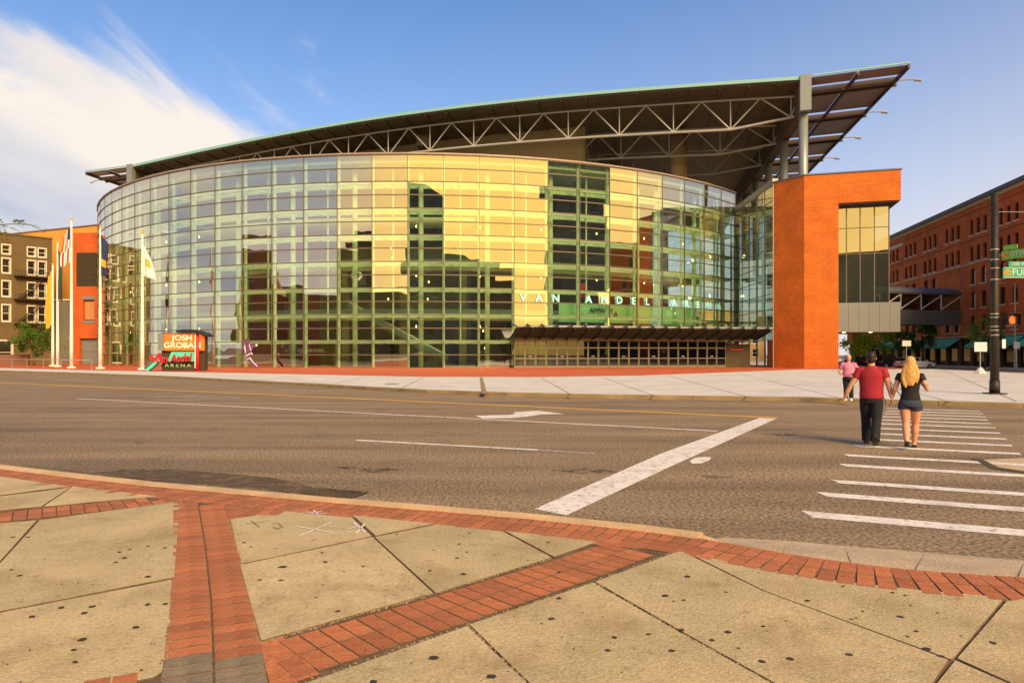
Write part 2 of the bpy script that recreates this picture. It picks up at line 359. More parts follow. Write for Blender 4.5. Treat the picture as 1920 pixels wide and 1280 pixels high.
mat('canopy_dark', (.035,.085,.095), .6, .2, var=.1)

# ================================================================== GROUND
ZS = .15
struct(flat([(-2500,-2500,0),(2500,-2500,0),(2500,2500,0),(-2500,2500,0)], -.03).build('ground', 'earth'))
road = struct(flat([(-260,-120,0),(260,-120,0),(260,330,0),(-260,330,0)], 0).build('road', 'asphalt'))
# ---- far plaza
far_kerb = [Vector((-120,117,0)), Vector((-80,79,0)), G(0,697), G(150,702), G(300,708), G(450,716.5), G(600,725), G(700,731.5), G(800,737), G(950,742.5), G(1100,746), G(1300,749.5), G(1500,752), G(1600,755), G(1760,760), G(1920,765), Vector((24,19.6,0)), Vector((31,19.2,0)), Vector((35.5,21.5,0)), Vector((37.6,26,0)), Vector((39.5,35,0)), Vector((44,61,0)), Vector((56,130,0)), Vector((71,215,0))]
pl = far_kerb + [Vector((71,300,0)), Vector((-240,300,0)), Vector((-240,117,0))]
def offset_path(pts, d):
    out = []
    for i, p in enumerate(pts):
        a = pts[max(i-1,0)]; b = pts[min(i+1,len(pts)-1)]; t = (b-a); t.z = 0; t.normalize(); out.append(p + Vector((-t.y, t.x, 0))*d)
    return out
kin = offset_path(far_kerb, .28)
plaza = struct(flat(kin + [Vector((71,300,0)), Vector((-240,300,0)), Vector((-240,117,0))], ZS).build('plaza', 'concrete_pale'))
def kerb_run(path, w, z0, z1, name, m, step, parent):
    """kerb stones laid along a path, w to its left, each a piece of its own with a small joint"""
    path = [Vector(p) for p in path]; seg = []
    for a, b in zip(path, path[1:]):
        n = max(1, round((b-a).length/step))
        seg += [a.lerp(b, i/n) for i in range(n)]
    seg.append(path[-1]); ins = offset_path(seg, w)
    for i in range(len(seg)-1):
        g = .006/max((seg[i+1]-seg[i]).length, .1)
        a, b, c, d = seg[i].lerp(seg[i+1], g), seg[i+1].lerp(seg[i], g), ins[i+1].lerp(ins[i], g), ins[i].lerp(ins[i+1], g)
        ch = .025; zz = z1 + random.uniform(-.002,.002)
        mb = MB(); a2 = a.lerp(d, ch/w); b2 = b.lerp(c, ch/w)
        mb.add([(a.x,a.y,z0),(b.x,b.y,z0),(c.x,c.y,z0),(d.x,d.y,z0),(a.x,a.y,zz-ch),(b.x,b.y,zz-ch),(b2.x,b2.y,zz),(a2.x,a2.y,zz),(c.x,c.y,zz),(d.x,d.y,zz)],
               [(0,1,5,4),(4,5,6,7),(7,6,8,9),(1,2,8,6,5),(3,0,4,7,9),(2,3,9,8)])
        mb.build(name, m, parent)
kerb_run(far_kerb[2:20], .28, -.01, ZS+.003, 'kerb_stone', 'kerb_ochre', 3.0, plaza)
kerb_run(far_kerb[:3], .28, -.01, ZS+.003, 'kerb_stone', 'kerb_ochre', 12, plaza)
kerb_run(far_kerb[19:], .28, -.01, ZS+.003, 'kerb_stone', 'kerb_ochre', 10, plaza)
# brick strip before the glass
bs = [G(-350,682,ZS), G(0,689.5,ZS), G(200,694.5,ZS), G(480,699.5,ZS), G(800,706,ZS), G(1000,706.5,ZS), G(1200,703.5,ZS), G(1350,698,ZS), G(1500,692.2,ZS), Vector((40,75.5,0)), Vector((47,77,0)), Vector((47,100,0)), Vector((-110,140,0))]
struct(flat(bs, ZS+.004).build('brick_paving', 'plaza_brick'))
bsl = offset_path(bs[:9], -.18)
for i in range(8):
    a, b, c, d = bs[i], bs[i+1], bsl[i+1], bsl[i]
    MB().add([(p.x,p.y,ZS+.006) for p in (d,c,b,a)], [(0,1,2,3)]).build('edging', 'joint_dirt' if i % 2 else 'plaza_brick', plaza)
# sawn joints of the plaza concrete
def strip(a, b, w, z):
    a = Vector(a); b = Vector(b); t = (b-a); t.z = 0; t.normalize(); n = Vector((-t.y,t.x,0))*w/2
    return MB().add([(p.x,p.y,z) for p in (a-n, b-n, b+n, a+n)], [(0,1,2,3)])
for (x0,y0,x1,y1,m) in [(750,729,795,707.5,'joint_dirt'),(908,738,902,707.5,'kerb_ochre'),(1075,742,1015,708,'joint_dirt'),(1240,746.5,1130,707.5,'joint_dirt'),(1420,749,1250,703,'joint_dirt'),(1600,752,1380,699,'joint_dirt'),(1800,758,1560,695,'joint_dirt'),(610,723,690,705,'joint_dirt'),(450,714,570,703,'joint_dirt'),
                        (660,724.5,1900,737,'joint_dirt'),(900,715,1900,716,'joint_dirt'),(1280,702.5,1900,705,'joint_dirt'),(1700,756,1650,690,'joint_dirt'),(1905,752,1760,690,'joint_dirt')]:
    strip(G(x0,y0,ZS), G(x1,y1,ZS), .05 if m == 'joint_dirt' else .22, ZS+.003).build('joint', m, plaza)
mh = MB(); c = G(735,719.5,ZS)
mh.tube([c+Vector((0,0,-.02)), c+Vector((0,0,.012))], .38, 20).build('manhole_cover', 'asphalt_dark', plaza)
# pavement in front of the brick building across the side street
e_red = Vector((-.164,-.986,0)).normalized()
red0 = Vector((69.2,127,0))
rp = [red0 - e_red*150 + Vector((-6,1,0)), red0 + e_red*75 + Vector((-6,1,0)), red0 + e_red*75 + Vector((30,0,0)), red0 - e_red*150 + Vector((30,0,0))]
rp_ = struct(flat(rp, ZS).build('pavement', 'concrete_pale'))
kerb_run([rp[1], rp[0]], -.28, -.01, ZS-.004, 'kerb_stone', 'kerb_tan', 9, rp_)

# ---- near pavement: bed, slabs, brick bands, kerb
bed_pts = [(-30,19.4),(-14,12.55),(-10,10.75),(-6.9,9.30),(-5.47,8.60),(-4.05,8.02),(-2.55,7.46),(-1.68,7.12),(-.66,6.78),(.27,6.44),(.9,6.16),(1.47,5.83),(1.76,5.58),(2.06,5.28),(2.5,5.02),(2.85,4.89),(3.5,4.73),(5,4.50),(9,3.9),(14,3.3)]
bed = [Vector((x,y,0)) for x,y in bed_pts]
near = struct(flat(bed + [Vector((14,-40,0)), Vector((-30,-40,0))], ZS-.009).build('sidewalk', 'joint_dirt'))
def mid(cam_path): return [Vector((x,y,0)) for x,y in cam_path]
ctr = mid([(-14,12.27),(-10,10.48),(-6.8,9.18-.08),(-5.38,8.42),(-4.0,7.84),(-2.5,7.28),(-1.65,6.95),(-.65,6.60),(.27,6.26),(.85,6.0),(1.40,5.68),(1.72,5.42),(2.08,5.13),(2.52,4.87),(2.85,4.74),(3.45,4.58),(4.6,4.40),(6.2,4.16)])
for _ in range(2):
    ctr = [ctr[0]] + [q_ for a, b in zip(ctr, ctr[1:]) for q_ in (a.lerp(b,.25), a.lerp(b,.75))] + [ctr[-1]]
BW, BP = .262, .118
def brick_mesh(name, m, lx, ly):
    mb = MB(); b = .003; h = .008
    x, y = lx/2, ly/2
    mb.add([(-x,-y,-h),(x,-y,-h),(x,y,-h),(-x,y,-h),(-x+b,-y+b,0),(x-b,-y+b,0),(x-b,y-b,0),(-x+b,y-b,0),(-x,-y,-b),(x,-y,-b),(x,y,-b),(-x,y,-b)],
           [(4,5,6,7),(8,9,5,4),(9,10,6,5),(10,11,7,6),(11,8,4,7),(0,1,9,8),(1,2,10,9),(2,3,11,10),(3,0,8,11)])
    me = mb.mesh(name, m); me.materials.append(MATS['joint_dirt'])
    for f in me.polygons: f.material_index = 0 if f.index == 0 else 1
    return me
bm_red = brick_mesh('brick', 'paver_red', BP-.007, BW-.007); bm_grey = brick_mesh('brick', 'paver_grey', BP-.007, BW-.007)
NB = [0]
def lay(path, name, rows=2, bw=.238, skip=None, grey=None, s0=0, s1=1e9):
    """rows of bricks laid across a band that follows path"""
    xs, ys = zip(*[(p.x,p.y) for p in path])
    band = MB()
    l, r = offset_path(path, bw*rows/2), offset_path(path, -bw*rows/2)
    for i in range(len(path)-1):
        band.add([(p.x,p.y,ZS-.006) for p in (r[i],r[i+1],l[i+1],l[i])], [(0,1,2,3)])
    NB[0] += 1
    for i, v in enumerate(band.v): band.v[i] = (v[0], v[1], v[2]-.0003*NB[0])
    bo = band.build(name, 'joint_dirt', near)
    s = 0; acc = 0; nxt = BP/2
    for a, b in zip(path, path[1:]):
        ln = (b-a).length; t = (b-a)/ln; n = Vector((-t.y,t.x,0)); ang = math.atan2(t.y,t.x)
        while nxt < acc + ln:
            p = a + t*(nxt-acc)
            if s0 <= nxt <= s1:
                for k in range(rows):
                    q = p + n*bw*(k-(rows-1)/2)
                    if skip and skip(q): continue
                    g = grey and grey(q)
                    o = place('brick', bm_grey if g else bm_red, bo, (q.x, q.y, ZS+random.uniform(-.002,.001)), ang+random.uniform(-.005,.005), scale=(1,bw/BW,1))
                    o.rotation_euler.x = random.uniform(-.003,.003); o.rotation_euler.y = random.uniform(-.005,.005)
            nxt += BP
        acc += ln
for pxs in ([(486,1202),(530,1190),(600,1262),(508,1290)], [(383,924),(424,929),(560,950),(430,972),(418,962)], [(296,930),(345,934),(345,945),(300,941)], [(1120,1006),(1276,1027),(1270,1034),(1100,1018)]):
    flat([G(x,y,ZS) for x,y in pxs], ZS-.0032).build('cut_paver', 'paver_red', near)
def near_path(path, q, d):
    for a, b in zip(path, path[1:]):
        ab = b-a; f = max(0, min(1, (q-a).dot(ab)/ab.dot(ab)))
        if (a+ab*f-q).length < d: return True
    return False
lay(ctr, 'brick_band', bw=.275, s0=3.9)
vx = mid([(-3.38,7.47),(-3.20,7.08),(-2.50,5.65),(-1.905,4.39),(-1.55,3.6),(-1.12,2.62),(-.5,1.2)])
lay(vx, 'brick_band', skip=lambda q: near_path(ctr, q, .33), grey=lambda q: q.y < 3.62 and q.y > 3.0)
dg = mid([(-1.55,3.19),(-.375,4.25),(.43,5.02),(.98,5.60)])
lay(dg, 'brick_band', skip=lambda q: near_path(vx, q, .31) or near_path(ctr, q, .33))
lf = mid([(-7.2,4.95),(-4.9,6.63),(-4.2,7.1),(-3.5,7.62)])
lay(lf, 'brick_band', skip=lambda q: near_path(vx, q, .30) or near_path(ctr, q, .35))
# left continuation at the lower edge and small wedge by the junction
lay(mid([(-1.3,3.4),(-2.6,2.75),(-4.5,1.8)]), 'brick_band', skip=lambda q: near_path(vx, q, .31))
lay(mid([(-3.2,6.98),(-2.70,6.97),(-2.2,6.95)]), 'brick_band', skip=lambda q: near_path(vx, q, .30) or near_path(ctr, q, .33))
# concrete slabs between the bands (photo outlines on the pavement plane)
def slab(px, grow=0.0):
    pts = [G(x,y,ZS) if y > 700 else Vector((x,y,0)) for x,y in px]
    n = len(pts); c = sum(pts, Vector())/n
    a = sum(pts[i].x*pts[(i+1)%n].y - pts[(i+1)%n].x*pts[i].y for i in range(n))
    if a < 0: pts = pts[::-1]
    def inset(d):
        out = []
        for i in range(n):
            p0, p1, p2 = pts[i-1], pts[i], pts[(i+1)%n]
            t1 = (p1-p0).normalized(); t2 = (p2-p1).normalized(); n1 = Vector((-t1.y,t1.x,0)); n2 = Vector((-t2.y,t2.x,0))
            k = (n1+n2); k = k/max(k.dot(k)/2, .25); out.append(p1 + k*d)
        return out
    o, i_ = inset(.0005), inset(.0045); dz = random.uniform(-.002,.002)
    mb = MB()
    mb.add([(p.x,p.y,ZS-.0088) for p in o] + [(p.x,p.y,ZS-.004) for p in o] + [(p.x,p.y,ZS+dz) for p in i_],
           [tuple(range(2*n,3*n))] + [(n+k,n+(k+1)%n,2*n+(k+1)%n,2*n+k) for k in range(n)] + [(k,(k+1)%n,n+(k+1)%n,n+k) for k in range(n)])
    so2 = mb.build('slab', 'concrete_slab', near); so2.data.materials.append(MATS['joint_dirt'])
    for f in so2.data.polygons: f.material_index = 0 if f.index == 0 else 1
W_ = lambda x, y: (x, y)          # world x,y (y < 700) passes through
slab([(0,892.5),(130,911),(0,928),(-200,944),(-300,850)])
slab([(0,930),(132,914),(78,949),(0,956.5),(-120,968),(-200,946)])
slab([(137,911),(298,930),(200,938),(80,949.5)])
slab([(-220,1000),(0,980),(70,974),(0,1052),(-420,1280)])
slab([(74,974),(322,941),(338,945),(333,1010),(328,1081),(0,1145),(-180,1188),(0,1054)])
slab([(-180,1190),(0,1147),(327,1084),(324,1100),(316,1250),(290,1268),(-700,1480)])
slab([(431,972),(556,953),(655,964),(698,1004),(500,1046),(449,1056)])
slab([(660,965),(815,981),(704,1004)])
slab([(449,1058),(500,1048),(699,1006),(813,1111),(500,1198),(488,1200)])
slab([(702,1006),(819,982),(941,994),(1035,1044),(817,1111)])
slab([(946,994),(1033,1003),(1128,1012),(1039,1043)])
slab([W_(-1.0,3.26),(876,1172),(990,1280),(1130,1420),W_(-.35,2.0),W_(-.72,2.3)])
slab([(879,1170),(1112,1091),(1278,1186),(1450,1281),(1700,1420),(1133,1420),(992,1280)])
slab([(1115,1090),(1271,1033),(1281,1034),(1431,1107),(1779,1236),(1750,1281),(1680,1400),(1452,1280),(1279,1184)])
slab([(1287,1034),(1383,1056),(1527,1082),(1719,1104),(1880,1118),(1880,1126),(1790,1232),(1783,1235),(1432,1106)])
slab([(1886,1126),(1920,1122),W_(3.9,4.25),W_(5.2,4.05),W_(4.4,2.9),(1896,1280),(1793,1233)])
slab([(1790,1236),(1894,1281),W_(4.3,2.85),W_(3.2,1.9),(1684,1400),(1754,1281)])
for a in [[(-1.0,2.0),(-.38,1.9),(1.35,3.4),(2.6,2.0),(1,-2),(-1,-2)], ]:
    pass
# kerb with stained concrete stones, then the flush apron of the crossing
front = mid([(-14,12.9),(-10,11.1),(-7.26,9.78),(-5.39,8.89),(-4.17,8.35),(-2.83,7.84),(-1.85,7.47),(-.7,7.07),(.21,6.74),(1.13,6.33),(1.66,6.02)])
kerb_run(front, -.19, -.01, ZS+.004, 'kerb_stone', 'kerb_tan', 1.9, near)
e_ = (front[-1]-front[-2]).normalized(); n_ = Vector((e_.y,-e_.x,0)); p_ = front[-1]; q_ = p_ + e_*.55 + n_*.12
MB().add([(*p_.xy,-.01),(*(p_+n_*.19).xy,-.01),(*p_.xy,ZS-.01),(*(p_+n_*.19).xy,ZS),(*q_.xy,.0),(*(q_+n_*.16).xy,.10)], [(0,2,4),(1,5,3),(2,3,5,4),(0,1,3,2),(0,4,5,1)]).build('kerb_end', 'kerb_tan', near)
inn = [(1.60,5.80),(1.80,5.60),(2.08,5.33),(2.50,5.08),(2.87,4.95),(3.5,4.80),(5,4.56),(9,3.96)]
oua = [(1.74,6.05),(2.0,6.45),(2.5,6.33),(2.95,6.16),(3.55,5.96),(4.23,5.72),(5.6,5.3),(9.3,4.5)]
ap = MB()
for i in range(len(inn)-1):
    ap.add([(inn[i][0],inn[i][1],ZS-.006),(inn[i+1][0],inn[i+1][1],ZS-.006-.004*min(i,3)),(oua[i+1][0],oua[i+1][1],.005),(oua[i][0],oua[i][1],.005)], [(0,1,2,3)])
struct(ap.build('kerb_ramp', 'concrete_apron'))
# gum spots and chalk marks on the slabs
gm = MB(); gm.add([(math.cos(a*math.pi/5)*(1+.18*math.sin(3*a)), math.sin(a*math.pi/5)*(1+.15*math.cos(2.3*a)), 0) for a in range(10)], [tuple(range(10))]); gme = gm.mesh('gum_spot', 'gum')
spots = [(53,1006,1),(24,1006,1),(86,994,.6),(224,1034,1),(233,1045,1.3),(243,1029,.8),(217,1053,1),(277,1023,.9),(309,1026,1),(37,1078,1),(277,1080,1.2),(21,1067,.8),(115,1138,1.2),(173,1136,1.2),(158,1148,1.2),(60,1155,1.1),(277,1132,1),(310,1131,1),(255,1175,1.2),(154,1198,1.5),(138,1217,.9),(141,1240,.8),(265,1255,.5),(457,1016,.8),(470,1024,.7),(530,1062,1.8),(487,1086,1),(527,1087,1),(604,1035,.8),(610,1053,1.2),(605,1095,.6),(633,1145,1),(593,1119,.6),(681,1061,.9),(744,1001,.8),(729,1043,.5),(881,998,.9),(861,1019,.9),(813,1030,.6),(876,1034,.7),(857,1045,.9),(806,1069,.9),(869,1075,1.4),(990,1049,.6),(1028,1016,.9),(813,1232,1.6),(921,1267,1.5),(700,1277,1.2),(1048,1121,1),(1034,1159,1.1),(1048,1120,.9),(1015,1168,.5),(1247,1116,1.4),(1263,1126,.6),(1282,1124,.8),(1285,1067,.5),(1289,1080,1.6),(1361,1109,.8),(1152,1194,1),(1140,1218,.9),(1216,1188,.8),(1260,1219,1),(1278,1180,1.1),(1365,1184,1.3),(1335,1199,1),(1431,1173,.9),(1429,1239,1.1),(1481,1234,1.2),(1592,1226,1.1),(1514,1125,1),(1581,1098,.7),(1674,1110,.8),(1698,1115,.7),(1689,1155,1),(1597,1160,.6),(1606,1157,.5),(1618,1145,.6),(1719,1182,.8),(1702,1192,.6),(1737,1216,1.4),(1764,1229,1),(1862,1204,1),(1708,1134,.5),(1758,1148,.5),(1048,1072,.8),(1035,1100,.6),(1473,1163,.4),(1385,1214,.6)]
for x,y,r in spots:
    p = G(x,y,ZS+.0035); place('gum_spot', gme, near, p, random.uniform(0,6), scale=(.017*r*random.uniform(.8,1.2),.015*r,1))
for _ in range(70):
    x, y = random.uniform(0,1920), random.uniform(1000,1280); p = G(x,y,ZS+.0035)
    place('gum_spot', gme, near, p, random.uniform(0,6), scale=(random.uniform(.003,.008),random.uniform(.003,.007),1))
for m, pairs in (('chalk', [((556,987),(625,999)),((560,1006),(622,979)),((655,991),(672,987)),((662,979),(686,999)),((668,1000),(684,982)),((652,998),(668,996)),((573,960),(612,963)),((580,964),(604,958)),((588,957),(596,965))]),
                 ('gum', [((461,983),(507,976)),((470,976),(486,988)),((510,981),(522,981)),((522,981),(530,987)),((530,987),(520,992)),((520,992),(512,988))])):
    for a, b in pairs:
        strip(G(*a,ZS), G(*b,ZS), .016 if m == 'chalk' else .010, ZS+.0045).build('sprayed_mark', m if m == 'chalk' else 'paver_grey', near)
# grit collected along the brick edges
gr = MB(); rg = random.Random(3)
def grit(path, n, spread, zz=ZS):
    for _ in range(n):
        i = rg.randrange(len(path)-1); p = path[i].lerp(path[i+1], rg.random()); r = rg.uniform(.003,.011)
        p = p + Vector((rg.gauss(0,spread), rg.gauss(0,spread), 0))
        vs = [(p.x+r*a*rg.uniform(.7,1.2), p.y+r*b*rg.uniform(.7,1.2), zz-.004+r*c) for a,b,c in ((1,0,0),(0,1,0),(-1,0,0),(0,-1,0),(0,0,.9),(0,0,-.9))]
        gr.add(vs, [(0,1,4),(1,2,4),(2,3,4),(3,0,4),(1,0,5),(2,1,5),(3,2,5),(0,3,5)])
grit([G(340,938,ZS),G(331,1032,ZS),G(322,1149,ZS),G(316,1256,ZS)], 260, .012)
grit([G(430,972,ZS),G(444,1012,ZS),G(464,1101,ZS),G(487,1201,ZS)], 300, .014)
grit([G(330,938,ZS),G(325,960,ZS)], 90, .04); grit([G(436,972,ZS),G(446,1000,ZS)], 90, .03)
grit([G(490,1203,ZS),G(640,1160,ZS),G(815,1112,ZS),G(1037,1045,ZS)], 260, .010)
grit([G(560,1280,ZS),G(877,1170,ZS),G(1112,1090,ZS),G(1273,1030,ZS)], 240, .010)
grit([G(877,1172,ZS),G(990,1280,ZS)], 90, .007); grit([G(1113,1090,ZS),G(1278,1186,ZS),G(1450,1280,ZS)], 120, .006)
grit(front, 350, .05, .012)
o = gr.build('grit', 'paver_grey'); o['kind'] = 'stuff'; o['label'] = 'loose grit gathered in the pavement joints and the gutter'

# ---- road markings and wear
def sheet(px, name, m, z=.004): return flat([G(x,y) for x,y in px], z).build(name, m, road)
strip(G(-250,705.7), G(700,748.6), .26, .004).build('yellow_line', 'paint_yellow', road)
strip(G(700,748.6), G(1458,783.3), .24, .004).build('yellow_line', 'paint_yellow', road)
strip(G(145,747), G(1345,808), .15, .004).build('lane_line', 'paint_white', road)
strip(G(668,825), G(1010,843.5), .14, .004).build('lane_line', 'paint_white', road)
strip(G(1012,843.6), G(1115,850), .12, .004).build('lane_line', 'paint_worn', road)
strip(G(495,727), G(620,734), .13, .004).build('lane_line', 'paint_worn', road)
strip(G(1130,757), G(1290,761.5), .13, .004).build('lane_line', 'paint_worn', road)
strip(G(95,711.5), G(180,714), .3, .004).build('lane_line', 'paint_worn', road)
sheet([(890,779),(958,777.6),(966,775),(962,772.5),(1010,770),(1058,776),(1015,777),(990,780.5),(962,783.5),(905,784.3)], 'turn_arrow', 'paint_white')
sheet([(1003,954),(1062,966),(1250,878),(1455,785),(1424,783.5),(1240,850)], 'stop_line', 'paint_white')
sheet([(1293,864),(1303,858.5),(1320,856),(1334,857.5),(1330,863),(1316,868.5),(1298,869)], 'paint_patch', 'paint_white')
LX0, LX1 = G(1500,958), G(1657,765); RX0, RX1 = G(1900,840), G(1832,765)
sdir = (G(1920,993) - G(1500,957)).normalized(); sn = Vector((sdir.y,-sdir.x,0))
rt = (RX1-RX0).normalized()
for i, (x,y,w) in enumerate([(1500,957,.30),(1530,922,.27),(1558,899,.25),(1571,869,.27),(1578,851,.25),(1600,834,.27),(1618,821.5,.27),(1627,811,.27),(1634,801.5,.27),(1640,793,.27),(1644,786,.27),(1648,780,.28),(1652,774.5,.28),(1655,769.5,.28),(1657,765,.28)]):
    a = G(x,y); k = (RX0-a).cross(rt).z / sdir.cross(rt).z; b = a + sdir*k
    j = [random.uniform(-.03,.03) for _ in range(4)]
    mb = MB(); q = [a+sdir*j[0], b+sdir*j[1], b+sn*w+sdir*j[2], a+sn*w+sdir*(j[3]+.12)]
    mb.add([(p.x,p.y,.004) for p in q][::-1], [(0,1,2,3)]).build('crossing_stripe', 'paint_white', road)
sheet([(1838,862),(1925,858),(1980,872),(1925,884),(1868,876)], 'road_patch', 'concrete_apron', .0035)
sheet([(1815,858),(1842,861),(1872,876),(1925,884),(1925,888),(1862,880),(1835,866)], 'road_seam', 'asphalt_dark', .006)
def blob(px, jit, seed):
    rr = random.Random(seed); out = []
    for i in range(len(px)):
        a, b = Vector((*px[i],0)), Vector((*px[(i+1)%len(px)],0))
        for k in range(5):
            p = a.lerp(b, k/5); out.append((p.x+rr.uniform(-jit*4,jit*4), p.y+rr.uniform(-jit,jit)))
    return out
sheet(blob([(175,886),(240,880),(330,880),(430,888),(520,897),(575,910),(610,921),(560,925),(480,918),(380,908),(300,903)], 1.0, 1), 'gutter_dirt', 'gutter_dirt', .003)
sheet(blob([(40,872),(150,884),(280,899),(300,904),(180,890)], .8, 4), 'gutter_dirt', 'gutter_dirt', .003)
for i, pts in enumerate([[(1020,880),(1100,878),(1180,884),(1090,888)],[(1430,813),(1500,814),(1470,818)],[(250,828),(272,829),(260,832)],[(1300,890),(1400,893),(1340,898)],[(600,872),(760,880),(700,886)]]):
    sheet(blob(pts, .6, 9+i), 'tar_stain', 'tar', .003)
# storm drain in the gutter
dr = MB(); a = G(560,925,0); b = G(662,934,0); t = (b-a).normalized(); n = Vector((-t.y,t.x,0)); ln = (b-a).length
MB().add([(p.x,p.y,.006) for p in (a, b, b+n*.32, a+n*.32)], [(0,1,2,3)]).build('drain_dark_sheet', 'black', road)  # flat black sheet, painted darkness in place of depth below the grate
for k in range(12):
    p = a + t*ln*(k+.5)/12; dr.bar(p+Vector((0,0,.013)), p+n*.32+Vector((0,0,.013)), .026, .012)
dr.bar(a+Vector((0,0,.012)), b+Vector((0,0,.012)), .03, .012); dr.bar(a+n*.32+Vector((0,0,.012)), b+n*.32+Vector((0,0,.012)), .03, .012)
dr.build('drain_grate', 'asphalt_dark', road)
# worn word on the turning lane
tm = text_mesh('ONLY', 1.0, 0, 'paint_worn')
tdir = (G(1455,783)-G(0,717)).normalized(); ctrp = G(352,745.5)
for i, ch in enumerate('ONLY'):
    me = text_mesh(ch, 1.0, 0, 'paint_worn'); q = ctrp + Vector((tdir.y,-tdir.x,0))*(i-1.5)*.62
    place('road_letter', me, road, (q.x,q.y,.005), math.atan2(tdir.y,tdir.x)-R(90), scale=(.75,5.2,1))

# ================================================================== ARENA
CX, CY, RAD = -13.0, 142.6, 62.0
def D(th, r=RAD, z=0.0):
    t = R(th); return Vector((CX + r*math.sin(t), CY - r*math.cos(t), z))
TH0, DTH = .8, 3.85
K0, K1 = -20, 12
ROWH = 1.55; NR = 16; ZB = ZS; ZT = ZB + NR*ROWH
arena = thing('arena', 'large arena with curved glass front, overhanging trussed roof and orange brick tower', 'arena', (CX, CY-RAD, 0))
th_k = lambda k: TH0 + DTH*k
# glass: each pane flat, those seen largest are single parts
rest = MB(); prng = random.Random(11)
for k in range(K0, K1):
    a, b = D(th_k(k)), D(th_k(k+1))
    t = (b-a).normalized()
    for r in range(NR):
        z0, z1 = ZB + r*ROWH, ZB + (r+1)*ROWH
        tx, tz = prng.gauss(0,.011), prng.gauss(0,.004); nn = Vector((t.y,-t.x,0))
        q = [tuple(Vector((p.x,p.y,z)) + nn*(tx*su+tz*sz)) for p,z,su,sz in ((a,z0,-1,-1),(b,z0,1,-1),(b,z1,1,1),(a,z1,-1,1))]
        if k >= -6: MB().add(q, [(0,1,2,3)]).build('glass_pane', 'atrium_glass', arena)
        else: rest.add(q, [(0,1,2,3)])
o = rest.build('glass_panes', 'atrium_glass', arena); o['kind'] = 'stuff'
for k in range(K0, K1+1):                       # vertical mullions
    t = th_k(k); e = Vector((math.cos(R(t)), math.sin(R(t)), 0)); p = D(t)
    MB().obox(p, e, -.035, .035, -.04, .16, ZB, ZT).build('mullion', 'mullion', arena)
for r in range(NR+1):                           # one horizontal transom right round for every row
    z = ZB + r*ROWH; mb = MB(); h = .055
    for k in range(K0, K1):
        a, b = D(th_k(k), RAD+.07), D(th_k(k+1), RAD+.07); c, d = D(th_k(k+1), RAD-.05), D(th_k(k), RAD-.05)
        mb.add([(p.x,p.y,z-h) for p in (a,b,c,d)] + [(p.x,p.y,z+h) for p in (a,b,c,d)], [(3,2,1,0),(4,5,6,7),(0,1,5,4),(2,3,7,6)])
    mb.build('transom', 'mullion', arena)
mb = MB()
for k in range(K0, K1):
    a, b = D(th_k(k), RAD+.16), D(th_k(k+1), RAD+.16); c, d = D(th_k(k+1), RAD-.6), D(th_k(k), RAD-.6)
    mb.add([(p.x,p.y,ZT+.06) for p in (a,b,c,d)] + [(p.x,p.y,ZT+.24) for p in (a,b,c,d)], [(3,2,1,0),(4,5,6,7),(0,1,5,4),(2,3,7,6)])
mb.build('coping', 'coping', arena)
mb = MB()                                       # flat roof of the glass hall
for k in range(K0, K1):
    a, b = D(th_k(k), RAD-.6), D(th_k(k+1), RAD-.6); c, d = D(th_k(k+1), 38), D(th_k(k), 38)
    mb.add([(p.x,p.y,ZT+.02) for p in (a,b,c,d)] + [(p.x,p.y,ZT+.2) for p in (a,b,c,d)], [(3,2,1,0),(4,5,6,7),(0,1,5,4),(2,3,7,6)])
mb.build('hall_roof', 'roof_grey', arena)
# ---- inside of the hall
for k in range(K0, K1+1):
    t = th_k(k); e = Vector((math.cos(R(t)), math.sin(R(t)), 0))
    p = D(t, RAD-.55); MB().obox(p, e, -.14, .14, 0, .22, ZB, ZT-.02).build('interior_post', 'steel_pale', arena)
    if k % 2 == 0:
        p = D(t+1.2, RAD-2.6); MB().tube([(p.x,p.y,ZB),(p.x,p.y,ZT)], .30, 14).build('interior_column', 'steel_pale', arena, True)
    else:
        p = D(t+1.9, RAD-2.2); MB().obox(p, e, -.08, .08, 0, .16, ZB+3.1, ZT-.02).build('interior_post', 'steel_pale', arena)
for i, z in enumerate([3.25, 6.35, 9.45, 12.55, 15.65, 18.75, 21.85, 24.4]):
    mb = MB()
    for r0, hh in ((RAD-.75, .16), (RAD-2.5, .22)):
        for k in range(K0, K1):
            a, b = D(th_k(k), r0), D(th_k(k+1), r0); c, d = D(th_k(k+1), r0-.28), D(th_k(k), r0-.28)
            mb.add([(p.x,p.y,z-hh) for p in (a,b,c,d)] + [(p.x,p.y,z+hh) for p in (a,b,c,d)], [(3,2,1,0),(4,5,6,7),(0,1,5,4),(2,3,7,6)])
    for k in range(K0, K1+1):
        t = th_k(k); mb.bar(D(t, RAD-.6, z), D(t+1.2, RAD-2.6, z), .14, .2)
    mb.build('interior_beam', 'steel_pale', arena)
def ring(r0, r1, z0, z1, ka, kb, name, m):
    mb = MB()
    for k in range(ka, kb):
        a, b = D(th_k(k), r0), D(th_k(k+1), r0); c, d = D(th_k(k+1), r1), D(th_k(k), r1)
        mb.add([(p.x,p.y,z0) for p in (a,b,c,d)] + [(p.x,p.y,z1) for p in (a,b,c,d)], [(3,2,1,0),(4,5,6,7),(0,1,5,4),(2,3,7,6)])
    return mb.build(name, m, arena)
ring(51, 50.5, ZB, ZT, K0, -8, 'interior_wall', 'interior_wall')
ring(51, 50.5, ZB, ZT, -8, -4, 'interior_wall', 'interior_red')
ring(51, 50.5, ZB, 16, -4, 2, 'interior_wall', 'interior_wall'); ring(51, 50.5, 16, ZT, -4, 2, 'interior_wall', 'interior_dark')
